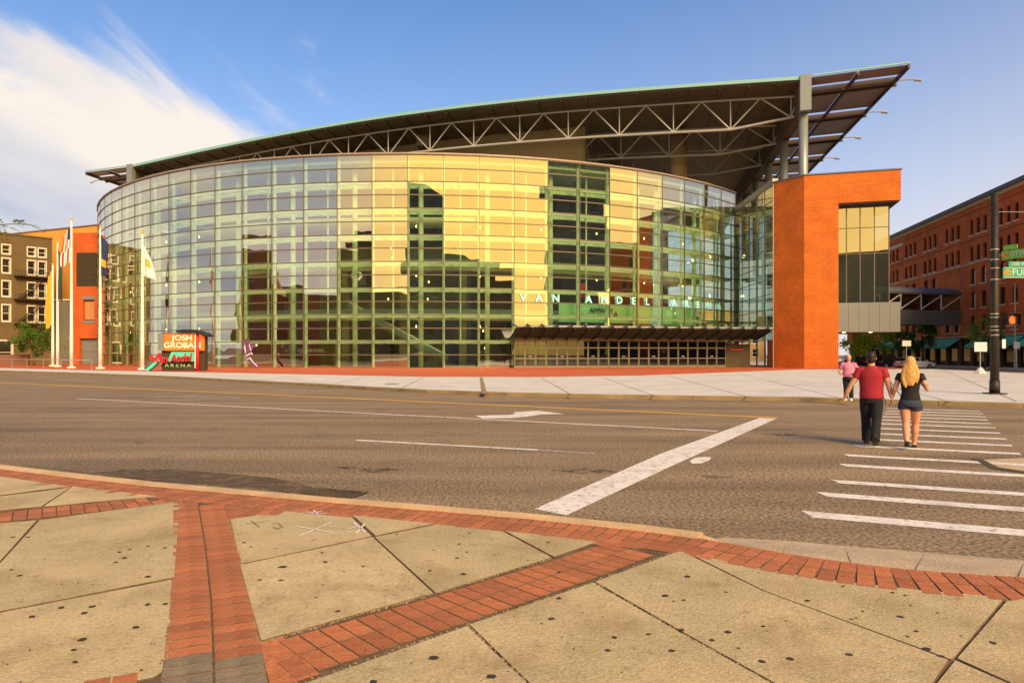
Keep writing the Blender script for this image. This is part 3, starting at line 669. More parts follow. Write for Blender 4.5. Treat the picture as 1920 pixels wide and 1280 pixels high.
ring(51, 50.5, ZB, ZT, 2, K1, 'interior_wall', 'interior_dark')
ring(RAD-.1, 51, ZB+.01, ZB+.03, K0, K1, 'interior_floor', 'interior_floor')
ring(56.5, 51, 6.0, 6.4, K0, K1, 'gallery_floor', 'interior_floor'); ring(56.5, 51, 12.2, 12.6, K0, K1, 'gallery_floor', 'interior_floor'); ring(56.5, 51, 18.4, 18.8, K0, 2, 'gallery_floor', 'steel_pale')
ring(56.45, 56.38, 6.4, 7.4, K0, K1, 'gallery_balustrade', 'steel_grey'); ring(56.45, 56.38, 12.6, 13.6, K0, K1, 'gallery_balustrade', 'steel_grey')
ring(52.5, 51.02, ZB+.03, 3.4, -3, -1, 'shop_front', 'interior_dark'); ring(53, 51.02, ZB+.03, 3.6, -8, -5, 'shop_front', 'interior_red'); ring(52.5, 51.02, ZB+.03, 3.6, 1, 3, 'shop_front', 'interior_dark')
for k in range(-7, 3, 2):
    p = D(th_k(k)+1.9, 55.5); q = p + Vector((.8,0,0))
    MB().box((p.x,p.y,ZB+.03), (p.x+.9,p.y+.9,12.2)).build('inner_pier', 'interior_wall', arena)
# escalator
es = MB(); a, b = P(655,577,88.5), P(838,677,86.5)
es.bar(a, b, 1.5, .45); esc = es.build('escalator', 'interior_wall', arena)
for sgn in (-.8,.8): MB().bar(a+Vector((0,sgn,.75)), b+Vector((0,sgn,.75)), .10, .10).build('handrail', 'steel_pale', esc)
for sgn in (-.8,.8): MB().bar(a+Vector((0,sgn,.35)), b+Vector((0,sgn,.35)), .06, .62).build('balustrade', 'steel_grey', esc)
# hanging number panel, shop sign, sponsor board
nb = MB(); c = P(669,511,87.5); nb.box((c.x-1.15,c.y,c.z-1.65), (c.x+1.15,c.y+.12,c.z+1.65)); nbo = nb.build('number_panel', 'black', arena)
place('numeral', text_mesh('8', 3.3, .02, 'white'), nbo, (c.x,c.y-.05,c.z), rot=(R(90),0,0))
c = P(571,657.5,91); place('shop_letters', text_mesh('HEADQUARTERS', .62, .02, 'white', 0, 1.15), arena, c, rot=facing((math.cos(R(-8)), math.sin(R(-8)))))
e0 = Vector((1,.22,0)).normalized()
sb = MB()
for i in range(6):
    t0, t1 = 18.3+3.6*i, 18.3+3.6*(i+1); a, b = D(t0,59.9), D(t1,59.9); c, d = D(t1,59.8), D(t0,59.8)
    sb.add([(p.x,p.y,5.75) for p in (a,b,c,d)] + [(p.x,p.y,8.15) for p in (a,b,c,d)], [(3,2,1,0),(4,5,6,7),(0,1,5,4),(1,2,6,5),(2,3,7,6),(3,0,4,7)])
sbo = sb.build('sponsor_board', 'sign_green', arena)
for tx, th, z, sz, nm in (('AMWAY',23.9,7.25,.95,'board_letters'),('A',25.9,6.75,1.3,'board_mark')):
    p = D(th,60.02); place(nm, text_mesh(tx, sz, .02, 'flag_navy', .1, 1.0), sbo, (p.x,p.y,z), rot=facing((math.cos(R(th)),math.sin(R(th)))))
c = P(1093,545,86.5); MB().box((c.x-.28,c.y,c.z-.95),(c.x+.28,c.y+.1,c.z+.95)).build('red_banner', 'sign_red', arena)
def pendant(p, w=0):
    m_ = MB(); m_.tube([p+Vector((0,0,-.16)), p+Vector((0,0,.0)), p+Vector((0,0,.12))], [.06,.085,.03], 10)
    o = m_.build('pendant_lamp', 'lamp_warm', arena)
    if w:
        l = bpy.data.lights.new('hall_fill_light', 'POINT'); l.energy = w; l.color = (1,.82,.45); l.shadow_soft_size = .25  # fill light added below an extra pendant to brighten the hall
        lo = bpy.data.objects.new('hall_fill_light', l); C.objects.link(lo); lo.location = p + Vector((0,0,-.45))
for x,y in [(733,465),(736,482),(742,505),(737,536),(728,560),(806,449),(804,495),(804,528),(802,560),(802,596),(906,620),(909,640),(909,652),(1003,652)]:
    pendant(P(x,y,89.5))
for k in range(-16, 12, 2):  # extra pendants added all round, with lights, to brighten the interior
    for z in (5.2, 11.4, 17.4): pendant(D(th_k(k)+.5, 58.0, z), 75 if z < 15 else 40)
# ---- name on the glass
for ch, x, y in [('V',980,558.5),('A',1011,559.5),('N',1042,560),('A',1104,562),('N',1134,563),('D',1162,564),('E',1188,565.5),('L',1214,566.5),('A',1264,570),('R',1287,571.5),('E',1309,572.5),('N',1330,573.5),('A',1349,574.5)]:
    az = (x-960)/FPX
    th = max((abs(math.atan2(D(t,RAD+.35).x, D(t,RAD+.35).y) - math.atan(az)), t) for t in [0])[1]
    best = min(((abs(D(t/10,RAD+.16).x/D(t/10,RAD+.16).y - az), t/10) for t in range(100,480)))
    p = D(best[1], RAD+.16); t = best[1]
    place('letter', text_mesh(ch, 1.28, .06, 'letter_teal'), arena, (p.x,p.y,8.42), rot=facing((math.cos(R(t)),math.sin(R(t)))))
# ---- entrance: straight vestibule with doors under a wing canopy
V0, V1 = Vector((.25,80.35,0)), Vector((29.8,86.9,0)); ev = (V1-V0).normalized(); lv = (V1-V0).length; wv = Vector((-ev.y,ev.x,0))
def VP(u, v, z): return V0 + ev*u + wv*v + Vector((0,0,z))
MB().obox(V0, ev, 0, lv, .05, .25, 3.43, 3.75).build('entrance_lintel', 'door_frame', arena)
MB().obox(V0, ev, 0, lv, .3, 8, 3.62, 3.72).build('entrance_roof', 'roof_grey', arena)
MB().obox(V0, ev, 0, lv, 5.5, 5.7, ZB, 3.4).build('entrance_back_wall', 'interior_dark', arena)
ND = 21; u_end = 27.0; dw = u_end/ND
for i in range(ND):
    u0, u1 = i*dw, (i+1)*dw
    d = MB(); f = .09
    d.obox(V0, ev, u0+.02, u0+f, 0, .08, ZB+.02, 3.4); d.obox(V0, ev, u1-f, u1-.02, 0, .08, ZB+.02, 3.4)
    for z0, z1 in ((ZB+.02,.42),(1.22,1.32),(2.46,2.6),(3.32,3.42)): d.obox(V0, ev, u0+f, u1-f, 0, .08, z0, z1)
    do = d.build('door', 'door_frame', arena)
    for z0, z1 in ((.42,1.22),(1.32,2.46),(2.6,3.32)):
        a, b = VP(u0+f,.04,0), VP(u1-f,.04,0); MB().add([(a.x,a.y,z0),(b.x,b.y,z0),(b.x,b.y,z1),(a.x,a.y,z1)], [(0,1,2,3)]).build('pane', 'door_glass', do)
    MB().obox(V0, ev, u0+f+.05, u1-f-.05, -.07, -.03, 1.25, 1.29).build('push_bar', 'strap', do)
    a = VP((u0+u1)/2,.025,1.52); place('door_notice', text_mesh('PUSH', .17, .004, 'white'), do, a, rot=facing(ev)) if i % 3 == 1 else None
MB().obox(V0, ev, u_end, lv, .0, .1, ZB+.02, 3.05).build('side_panel', 'interior_dark', arena)
c = VP(u_end+1.5,-.05,2.3); MB().obox(c, ev, -.9, .9, 0, .06, 2.28, 2.42).build('red_sign', 'lamp_red', arena)
cn = MB(); prof = [(.3,3.62),(-.6,3.76),(-1.6,4.05),(-2.7,4.42),(-3.5,4.78)]
rings = []
for u in (-.5, lv+1.0):
    pts = [VP(u,v,z) for v,z in prof] + [VP(u,v,z+.16) for v,z in prof[::-1]]
    rings.append(pts)
cn.loft(rings); cno = cn.build('canopy', 'canopy_dark', arena)
fe = MB(); a, b = VP(-.5,-3.55,4.9), VP(lv+1.0,-3.55,4.9); fe.bar(a, b, .16, .22); fe.build('front_edge', 'steel_grey', cno)
for i in range(20):
    u = -.3 + i*(lv+1)/19
    m_ = MB()
    for (v0,z0),(v1,z1) in zip(prof, prof[1:]): m_.bar(VP(u,v0,z0-.08), VP(u,v1,z1-.08), .09, .22)
    m_.bar(VP(u,-3.3,4.80), VP(u-.9,-4.1,5.08), .10, .16)
    m_.build('bracket', 'canopy_dark', cno)
# ---- glass link between hall and tower
A_, B_ = Vector((31.66,84,0)), Vector((33.98,80.6,0))
L0 = D(th_k(K1)); el = (A_-L0).normalized(); ll = (A_-L0).length; ZL = 22.3
nl = 5
for i in range(nl):
    a, b = L0 + el*ll*i/nl, L0 + el*ll*(i+1)/nl
    for r in range(10):
        z0, z1 = 3.5+(ZL-3.5)*r/10, 3.5+(ZL-3.5)*(r+1)/10
        MB().add([(a.x,a.y,z0),(b.x,b.y,z0),(b.x,b.y,z1),(a.x,a.y,z1)], [(0,1,2,3)]).build('link_pane', 'link_glass', arena)
for i in range(nl+1):
    p = L0 + el*ll*i/nl; MB().obox(p, el, -.04, .04, -.06, .12, ZB, ZL).build('link_mullion', 'steel_grey', arena)
for r in range(11):
    z = 3.5+(ZL-3.5)*r/10; MB().obox(L0, el, .05, ll-.05, -.05, .1, z-.045, z+.045).build('link_transom', 'steel_grey', arena)
MB().obox(L0, el, -.2, ll, -.12, .6, ZL+.05, ZL+.75).build('link_coping', 'steel_grey', arena)
MB().obox(L0, el, -.6, .02, -.14, .5, ZB, ZL+.7).build('link_corner_post', 'steel_grey', arena)
MB().obox(L0, el, 0, ll, 4.5, 4.7, ZB, ZL).build('link_back_wall', 'interior_dark', arena)
MB().obox(L0, el, 0, ll, .2, 4.5, ZL-.2, ZL).build('link_roof', 'roof_grey', arena)
# ---- brick tower with glazed bay
eb = Vector((9.72,-2.7,0)).normalized(); wb = Vector((-eb.y,eb.x,0))
elf = (B_-A_).normalized()
brick_mat('tower_brick', (eb.x,eb.y), (.72,.185,.020), (.62,.145,.016), (.34,.075,.012), .42, .21, .025)
brick_mat('tower_brick_side', (elf.x,elf.y), (.72,.185,.020), (.62,.145,.016), (.34,.075,.012), .42, .21, .025)
brick_mat('pier_brick', (1,0), (.52,.105,.02), (.47,.09,.016), (.38,.08,.016), .5, .22, .02)
ZTW = 22.5
def BPT(s, b): return B_ + eb*s + wb*b
tw = MB(); C1 = BPT(3.65,0); C2 = BPT(3.65,9); A2 = A_ + wb*7
tw.prism([(p.x,p.y) for p in (A_, B_, C1, C2, A2)], ZB, ZTW)
two = tw.build('brick_tower', 'tower_brick', arena)
two.data.materials.append(MATS['tower_brick_side'])
for f in two.data.polygons:
    if f.normal.dot(Vector((elf.y,-elf.x,0))) > .95: f.material_index = 1
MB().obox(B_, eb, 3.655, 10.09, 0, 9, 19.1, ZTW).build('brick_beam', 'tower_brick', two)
for z in (17.0, 19.75):
    MB().obox(B_, eb, .02, 3.6, -.012, .01, z, z+.07).build('brick_course', 'plaza_brick', two)
MB().obox(B_, eb, -.1, 10.2, -.1, .5, ZTW+.002, ZTW+.16).build('tower_coping', 'slate', two)
MB().obox(A_, elf, -.1, (B_-A_).length-.12, -.1, .5, ZTW+.004, ZTW+.155).build('tower_coping', 'slate', two)
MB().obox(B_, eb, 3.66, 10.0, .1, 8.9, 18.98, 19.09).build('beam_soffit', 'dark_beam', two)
gu = [3.66, 4.75, 6.2, 7.7, 9.22]; gz = [7.67, 10.6, 13.4, 16.4, 18.95]
for i in range(4):
    for j in range(4):
        a, b = BPT(gu[i],1.5), BPT(gu[i+1],1.5); MB().add([(a.x,a.y,gz[j]),(b.x,b.y,gz[j]),(b.x,b.y,gz[j+1]),(a.x,a.y,gz[j+1])], [(0,1,2,3)]).build('bay_pane', 'bay_glass', arena)
for u in gu: MB().obox(B_, eb, u-.05, u+.05, 1.42, 1.6, 7.7, 18.95).build('bay_mullion', 'mullion', arena)
for z in gz[2:4]: MB().obox(B_, eb, 3.72, 9.17, 1.43, 1.58, z-.04, z+.04).build('bay_transom', 'mullion', arena)
a, b = BPT(9.22,1.5), BPT(9.22,8.5)
MB().add([(a.x,a.y,7.67),(b.x,b.y,7.67),(b.x,b.y,18.95),(a.x,a.y,18.95)], [(0,1,2,3)]).build('bay_pane', 'bay_glass', arena)
MB().obox(B_, eb, 3.7, 9.1, 8.6, 8.8, 7.7, 18.95).build('bay_back_wall', 'interior_wall', arena)
for i in range(6):
    u0 = 3.68 + i*(10.1-3.68)/6; u1 = 3.68 + (i+1)*(10.1-3.68)/6
    MB().obox(B_, eb, u0+.012, u1-.012, .25, .33, 4.3, 7.66).build('metal_panel', 'metal_panel', arena)
MB().obox(B_, eb, 3.68, 10.08, .34, 9, 4.32, 7.64).build('bridge_box', 'bridge_grey', arena)
for u in (4.2, 7.0): MB().obox(B_, eb, u, u+.3, .6, .9, 4.26, 4.31).build('soffit_lamp', 'lamp_warm', arena)

# ---- great roof
Q0, Q1 = Vector((36.2,84,0)), Vector((-68.7,124,0)); ef = (Q1-Q0).normalized(); lf_ = (Q1-Q0).length   # ef runs right to left
es_ = Vector((.174,.985,0)).normalized()
ZE = lambda t: 35.4 + 2.5*math.sin(math.pi*min(max(t,0),1))
NSEG = 36
def RF(u, s, dz=0): 
    t = u/lf_; p = Q0 + ef*u + es_*s; return Vector((p.x,p.y,ZE(t)+dz))
mb = MB(); DEP = 105
for i in range(NSEG):
    u0, u1 = lf_*i/NSEG, lf_*(i+1)/NSEG
    mb.add([RF(u0,.1,-.55),RF(u1,.1,-.55),RF(u1,DEP,-.55),RF(u0,DEP,-.55),RF(u0,.1,-.02),RF(u1,.1,-.02),RF(u1,DEP,-.02),RF(u0,DEP,-.02)],[(0,1,2,3),(7,6,5,4),(4,5,1,0),(6,7,3,2)])
roof = mb.build('roof', 'soffit', arena)
fa = MB()
for i in range(NSEG):
    u0, u1 = lf_*i/NSEG, lf_*(i+1)/NSEG
    q = [RF(u0,-.12,-.34),RF(u1,-.12,-.34),RF(u1,.09,-.34),RF(u0,.09,-.34),RF(u0,-.12,.08),RF(u1,-.12,.08),RF(u1,.09,.08),RF(u0,.09,.08)]
    fa.add(q, [(0,1,2,3),(7,6,5,4),(4,5,1,0),(6,7,3,2)])
fa.build('fascia', 'teal_edge', roof)
for i in range(1, 32):                         # purlins under the eaves
    u = lf_*i/32; MB().bar(RF(u,.2,-.66), RF(u,26,-.66), .18, .2).build('purlin', 'soffit', roof)
def truss(off, u_a, u_b, tone):
    tr = MB(); m = tone
    def top(u): return RF(u, off, -1.25)
    def bot(u): return RF(u, off, -5.1 + (1.5*max(0,(8.9-u)/8.9)) + (1.5*max(0,(u-(lf_-9))/9)))
    n = int((u_b-u_a)/2)
    ch = MB(); ch.tube([top(u_a+(u_b-u_a)*i/n) for i in range(n+1)], .13, 8); root = ch.build('roof_truss', m, arena)
    ch = MB(); ch.tube([bot(u_a+(u_b-u_a)*i/n) for i in range(n+1)], .17, 8); ch.build('bottom_chord', m, root)
    k = 0; u = 1.6
    while u < u_b:
        if u >= u_a:
            MB().tube([top(u), bot(u)], .085, 6).build('vertical_strut', m, root)
            if u+3.65 < u_b:
                MB().tube([bot(u), top(u+3.65)], .10, 6).build('diagonal_strut', m, root)
                if u+7.3 < u_b: MB().tube([top(u+3.65), bot(u+7.3)], .10, 6).build('diagonal_strut', m, root)
            if u-3.65 > u_a-4 and u-7.3 < u_a: MB().tube([top(max(u-3.65,u_a)), bot(u)], .10, 6).build('diagonal_strut', m, root)
        u += 7.3
truss(3.0, .7, lf_-.7, 'truss_steel')
truss(14.2, .7, 31, 'truss_steel')
truss(25.4, .7, 31, 'truss_steel')
for q, sg in ((0,1),(lf_,-1)):                 # deep edge beams with their end blocks
    b0 = MB(); p0 = Q0 + ef*q
    r0, r1 = (0,1.25) if sg > 0 else (-1.25,0)
    zt = 35.4 - .6
    def bx(s0, s1, z0, z1, m, nm):
        pts = [p0+ef*r0+es_*s0, p0+ef*r1+es_*s0, p0+ef*r1+es_*s1, p0+ef*r0+es_*s1]
        return MB().prism([(p.x,p.y) for p in pts], z0, z1).build(nm, m, roof)
    bx(.6, 95, 31.35, zt, 'soffit', 'edge_beam')
    bx(-.35, .58, 31.3, 35.62, 'steel_grey', 'beam_end_block')
for i in range(6):                             # columns under the right-hand beam
    p = Q0 + ef*.62 + es_*(1.0+11.2*i)
    MB().tube([(p.x,p.y,ZB+15),(p.x,p.y,31.35)], .55, 18).build('roof_column', 'steel_grey', arena, True)
for ps in ((25.6,106.5,1.25),(19,128,1.25)):
    MB().tube([(ps[0],ps[1],ZT),(ps[0],ps[1],35.5)], ps[2], 20).build('roof_column', 'siding', arena, True)
# upper bowl wall, ribbed siding
O12 = Q0 + Vector((.357,.934,0))*12
W0 = Vector((11.2,106.4,0))
def ribbed(o, e, ln, z0, z1, name, out):
    zz = z0; mb = MB(); n = int((z1-z0)/.34)
    for i in range(n): mb.obox(o, e, 0, ln, .0, .25, z0+i*.34, z0+i*.34+.29)
    mb.obox(o, e, 0, ln, .08, .3, z0, z1); return mb.build(name, 'siding', arena)
ribbed(W0 + ef*80, -ef, 80, ZT-3, 37.2, 'bowl_wall', None)
ribbed(W0 + Vector((0,0,0)), es_, 70, ZT-3, 35.6, 'bowl_wall', None)
c = P(798,271,109.2); MB().box((c.x-1.1,c.y-2.2,c.z-.8),(c.x+1.1,c.y+.5,c.z+.8)).build('wall_louver', 'louver', arena)
MB().obox(W0 + ef*19.5, -ef, 0, 19.4, -.14, .0, ZT-.5, 27.9).build('wall_band', 'metal_panel', arena)
# sun shades outside both edge beams
def shade(q, dirn, sfirst, smax):
    p0 = Q0 + ef*q
    root = None
    def SP(w, s, z): p = p0 + dirn*w + es_*s; return Vector((p.x,p.y,z))
    zt = 35.35
    rt_ = MB(); rt_.bar(SP(10.45,-.05,zt-.28), SP(10.45,smax,zt-.28), .22, .5); root = rt_.build('sun_shade', 'dark_beam', arena)
    MB().bar(SP(5.2,-.0,zt-.35), SP(5.2,smax,zt-.35), .3, .36).build('shade_purlin', 'dark_beam', root)
    MB().bar(SP(.2,-.1,zt+.12), SP(10.6,-.1,zt+.12), .14, .16).build('shade_edge', 'teal_edge', root)
    mains = [3.5+11.2*i for i in range(9) if 3.5+11.2*i < smax]
    cuts = [0.0] + mains
    for i, s in enumerate(mains):
        MB().bar(SP(.1,s,zt-.42), SP(10.5,s,zt-.42), .26, .6).build('shade_rib', 'dark_beam', root)
        MB().bar(SP(.1,s+1.75,zt-.5), SP(10.9,s+1.75,zt-.5), .2, .34).build('shade_rib', 'soffit', root)
        tp = MB(); tp.tube([SP(10.4,s,zt-.5), SP(12.9,s,zt-.75)], .09, 8); tp.tube([SP(12.2,s,zt-.75), SP(12.9,s-.25,zt-1.0)], .16, 8); tp.build('flood_lamp_arm', 'truss_steel', root)
        nxt = mains[i+1] if i+1 < len(mains) else smax
        for (wa, wb_) in ((.15,5.05),(5.35,10.3)):
            for sa, sb_ in ((s+.2,s+1.62),(s+1.9,nxt-.95)):
                if sb_ - sa < .3: continue
                mbp = MB(); mbp.add([SP(wa,sa,zt-.12),SP(wb_,sa,zt-.12),SP(wb_,sb_,zt-.12),SP(wa,sb_,zt-.12),SP(wa,sa,zt-.05),SP(wb_,sa,zt-.05),SP(wb_,sb_,zt-.05),SP(wa,sb_,zt-.05)],[(3,2,1,0),(4,5,6,7),(0,1,5,4),(1,2,6,5),(2,3,7,6),(3,0,4,7)])
                mbp.build('shade_panel', 'shade_panel', root)
    for (wa, wb_) in ((.15,5.05),(5.35,10.3)):
        mbp = MB(); sa, sb_ = .05, mains[0]-.75
        mbp.add([SP(wa,sa,zt-.12),SP(wb_,sa,zt-.12),SP(wb_,sb_,zt-.12),SP(wa,sb_,zt-.12),SP(wa,sa,zt-.05),SP(wb_,sa,zt-.05),SP(wb_,sb_,zt-.05),SP(wa,sb_,zt-.05)],[(3,2,1,0),(4,5,6,7),(0,1,5,4),(1,2,6,5),(2,3,7,6),(3,0,4,7)])
        mbp.build('shade_panel', 'shade_panel', root)
shade(0, -ef, 3.5, 92)
shade(lf_, ef, 3.5, 60)

# ================================================================== OTHER BUILDINGS
_wm = {}
def window_meshes(w, h, dark, frame, arch=False):
    k = (round(w,2), round(h,2), dark, frame, arch)
    if k in _wm: return _wm[k]
    f = .09; mb = MB()
    mb.box((-w/2,.0,0),(-w/2+f,.12,h)); mb.box((w/2-f,.0,0),(w/2,.12,h)); mb.box((-w/2+f,.0,0),(w/2-f,.12,f)); mb.box((-w/2+f,.0,h-f),(w/2-f,.12,h)); mb.box((-w/2+f,.02,h*.5-.04),(w/2-f,.10,h*.5+.04))
    fr = mb.mesh('window', frame)
    pn = MB().add([(-w/2+f,.06,f),(w/2-f,.06,f),(w/2-f,.06,h-f),(-w/2+f,.06,h-f)], [(0,1,2,3)]).mesh('pane', dark)
    sl_ = MB().box((-w/2-.12,-.30,-.2),(w/2+.12,-.003,-.012)).mesh('sill', 'trim_white')
    n = 8; am = MB(); rise = w*.22
    top = [(-w/2+w*i/n, h - rise*(1-math.sqrt(max(0,1-((i/n-.5)*2)**2)))) for i in range(n+1)]
    for (x0,z0),(x1,z1) in zip(top, top[1:]): am.add([(x0,-.2,z0),(x1,-.2,z1),(x1,-.2,h+.02),(x0,-.2,h+.02),(x0,.05,z0),(x1,.05,z1)], [(0,1,2,3),(1,0,4,5)])
    _wm[k] = (fr, pn, sl_, am); return _wm[k]
def building(root, o, e, u0, u1, z0, z1, depth, wins, m, frame='trim_white', dark='win_dark', arch_m=None, rec=.22, sill=True, roof='roof_grey', surround=False):
    """wall along e (left to right seen from outside) with real openings; wins: (u centre, z bottom, w, h, arch)"""
    o = Vector((o[0],o[1],0)); e = Vector((e[0],e[1],0)).normalized(); w_ = Vector((-e.y,e.x,0)); ang = math.atan2(e.y,e.x)
    us = sorted({u0,u1} | {round(c-w/2,3) for c,z,w,h,a in wins} | {round(c+w/2,3) for c,z,w,h,a in wins}); zs = sorted({z0,z1} | {round(z,3) for c,z,w,h,a in wins} | {round(z+h,3) for c,z,w,h,a in wins})
    mb = MB(); pt = lambda u, v, z: tuple(o + e*u + w_*v + Vector((0,0,z)))
    for i in range(len(us)-1):
        for j in range(len(zs)-1):
            um, zm = (us[i]+us[i+1])/2, (zs[j]+zs[j+1])/2
            if any(abs(um-c) < w/2 and z < zm < z+h for c,z,w,h,a in wins): continue
            mb.add([pt(us[i],0,zs[j]),pt(us[i+1],0,zs[j]),pt(us[i+1],0,zs[j+1]),pt(us[i],0,zs[j+1])], [(0,1,2,3)])
    for c,z,w,h,a in wins:
        A,B,Cc,Dd = (c-w/2,z),(c+w/2,z),(c+w/2,z+h),(c-w/2,z+h)
        for p,q in ((A,B),(B,Cc),(Cc,Dd),(Dd,A)): mb.add([pt(p[0],0,p[1]),pt(p[0],rec+.15,p[1]),pt(q[0],rec+.15,q[1]),pt(q[0],0,q[1])], [(0,1,2,3)])
    mb.add([pt(u0,0,z0),pt(u0,depth,z0),pt(u0,depth,z1),pt(u0,0,z1)], [(0,1,2,3)]); mb.add([pt(u1,0,z0),pt(u1,depth,z0),pt(u1,depth,z1),pt(u1,0,z1)], [(3,2,1,0)])
    mb.add([pt(u0,depth,z0),pt(u1,depth,z0),pt(u1,depth,z1),pt(u0,depth,z1)], [(3,2,1,0)])
    wo = mb.build('wall', m, root)
    MB().add([pt(u0,0,z1-.02),pt(u1,0,z1-.02),pt(u1,depth,z1-.02),pt(u0,depth,z1-.02)], [(0,1,2,3)]).build('roof', roof, root)
    for c,z,w,h,a in wins:
        fr, pn, sm, am = window_meshes(w, h, dark, frame)
        p = o + e*c + w_*rec + Vector((0,0,z)); wi = place('window', fr, root, p, ang)
        for nm, me in (('pane', pn),) + ((('sill', sm),) if sill else ()):
            q = bpy.data.objects.new(nm, me); C.objects.link(q); q.parent = wi
        if a:
            me = am.mesh('arch', arch_m or m); q = bpy.data.objects.new('arch', me); C.objects.link(q); q.parent = wi
        if surround:
            sm_ = MB(); sm_.box((-w/2-.16,-rec-.05,-.05),(-w/2-.002,-rec+.06,h+.2)); sm_.box((w/2+.002,-rec-.05,-.05),(w/2+.16,-rec+.06,h+.2)); sm_.box((-w/2-.002,-rec-.05,h+.003),(w/2+.002,-rec+.06,h+.2))
            q = bpy.data.objects.new('surround', sm_.mesh('surround', 'trim_white')); C.objects.link(q); q.parent = wi
    return pt
# ---- long red brick building across the side street
brick_mat('red_brick', (e_red.x,e_red.y), (.68,.165,.032), (.58,.135,.026), (.52,.16,.05), .5, .17, .012, var=.2)
red = thing('brick_building', 'long five-storey red brick building with triple windows and green shop awnings', 'building', tuple(red0))
wins = []; U = lambda Y: (127-Y)/.986
for k in range(9):
    uc = U(125.3-7.55*k)
    for z in (18.4, 14.7):
        for d in (-1.85,0,1.85): wins.append((uc+d, z, 1.05, 2.15, True))
    for z in (11.5, 8.2, 4.95):
        if k == 3 and z > 5: continue
        for d in (-1.45,1.45): wins.append((uc+d, z, 1.5, 2.2, True))
pt = building(red, red0, e_red, -25, 75, 4.3, 23.0, 25, wins, 'red_brick', 'dark_beam', arch_m='red_brick')
for z0, z1, m, out in ((22.3,22.75,'cornice_cream',.25),(22.75,23.25,'slate',.6),(14.30,14.45,'cornice_cream',.12),(17.6,17.72,'far_brick',.06),(4.18,4.36,'cornice_cream',.14),(21.5,21.6,'far_brick',.06)):
    MB().obox(red0, e_red, -25, 75, -out, .05, z0, z1).build('cornice' if z0 > 20 else 'string_course', m, red)
for k in range(26):
    u = -23 + k*3.8
    MB().obox(red0, e_red, u, u+.6, -.02, .5, ZS, 4.2).build('shop_pier', 'far_brick', red)
    sf = MB().obox(red0, e_red, u+.6, u+3.8, .35, .45, ZS, 4.2).build('shop_front', 'interior_dark', red)
    a = pt(u+.8,.3,.8); b = pt(u+3.6,.3,.8); MB().add([a,b,(b[0],b[1],3.1),(a[0],a[1],3.1)], [(0,1,2,3)]).build('shop_pane', 'win_dark', sf)
for u0, u1 in ((-6,3.6),(4.2,10.5),(11,17.5),(18,27.5),(33,44),(45,58)):
    aw = MB(); a0, a1 = pt(u0,-.03,4.1), pt(u1,-.03,4.1); b0, b1 = pt(u0,-2.0,2.95), pt(u1,-2.0,2.95)
    lo = lambda p, d: (p[0],p[1],p[2]-d)
    aw.add([a0,a1,b1,b0,lo(a0,.06),lo(a1,.06),lo(b1,.3),lo(b0,.3)], [(0,1,2,3),(7,6,5,4),(3,2,6,7),(0,3,7,4),(2,1,5,6)]); aw.build('awning', 'awning_green', red)
MB().obox(red0, e_red, -3, 6, -.05, .0, 20.75, 21.35).build('faded_sign', 'trim_white', red)
# ---- glazed footbridge between arena and brick building
fb = thing('footbridge', 'grey glazed footbridge joining the arena to the red brick building', 'footbridge', (56,99,0))
F0_, F1_ = Vector((46.5,93,0)), P(1803,580,98.5); F1_.z = 0; F1_ = Vector((63.6,98.2,0)); ebr = (F1_-F0_).normalized(); lb = (F1_-F0_).length
MB().obox(F0_, ebr, 0, lb, 0, 3.2, 5.9, 7.9).build('deck', 'bridge_grey', fb)
MB().obox(F0_, ebr, 0, lb, -.15, 3.35, 10.1, 10.25).build('ceiling', 'bridge_grey', fb)
n = 7; rfm = MB(); rings = []
for u in (0, lb):
    rings.append([F0_ + ebr*u + Vector((-ebr.y,ebr.x,0))*(1.6-1.8*math.cos(math.pi*i/n)) + Vector((0,0,10.3+.85*math.sin(math.pi*i/n))) for i in range(n+1)])
rfm.loft(rings); rfm.build('roof', 'slate', fb)
for v in (.12, 3.08):
    for i in range(5):
        u0, u1 = lb*i/5, lb*(i+1)/5
        a = F0_+ebr*u0+Vector((-ebr.y,ebr.x,0))*v; b = F0_+ebr*u1+Vector((-ebr.y,ebr.x,0))*v
        MB().add([(a.x,a.y,7.9),(b.x,b.y,7.9),(b.x,b.y,10.1),(a.x,a.y,10.1)], [(0,1,2,3)]).build('pane', 'door_glass', fb)
        MB().bar((a.x,a.y-.1,7.9),(a.x,a.y-.1,10.1), .12).build('post', 'trim_white', fb)
        MB().bar((a.x,a.y-.1,8.0),(b.x,b.y-.1,10.0), .12).build('brace', 'trim_white', fb)
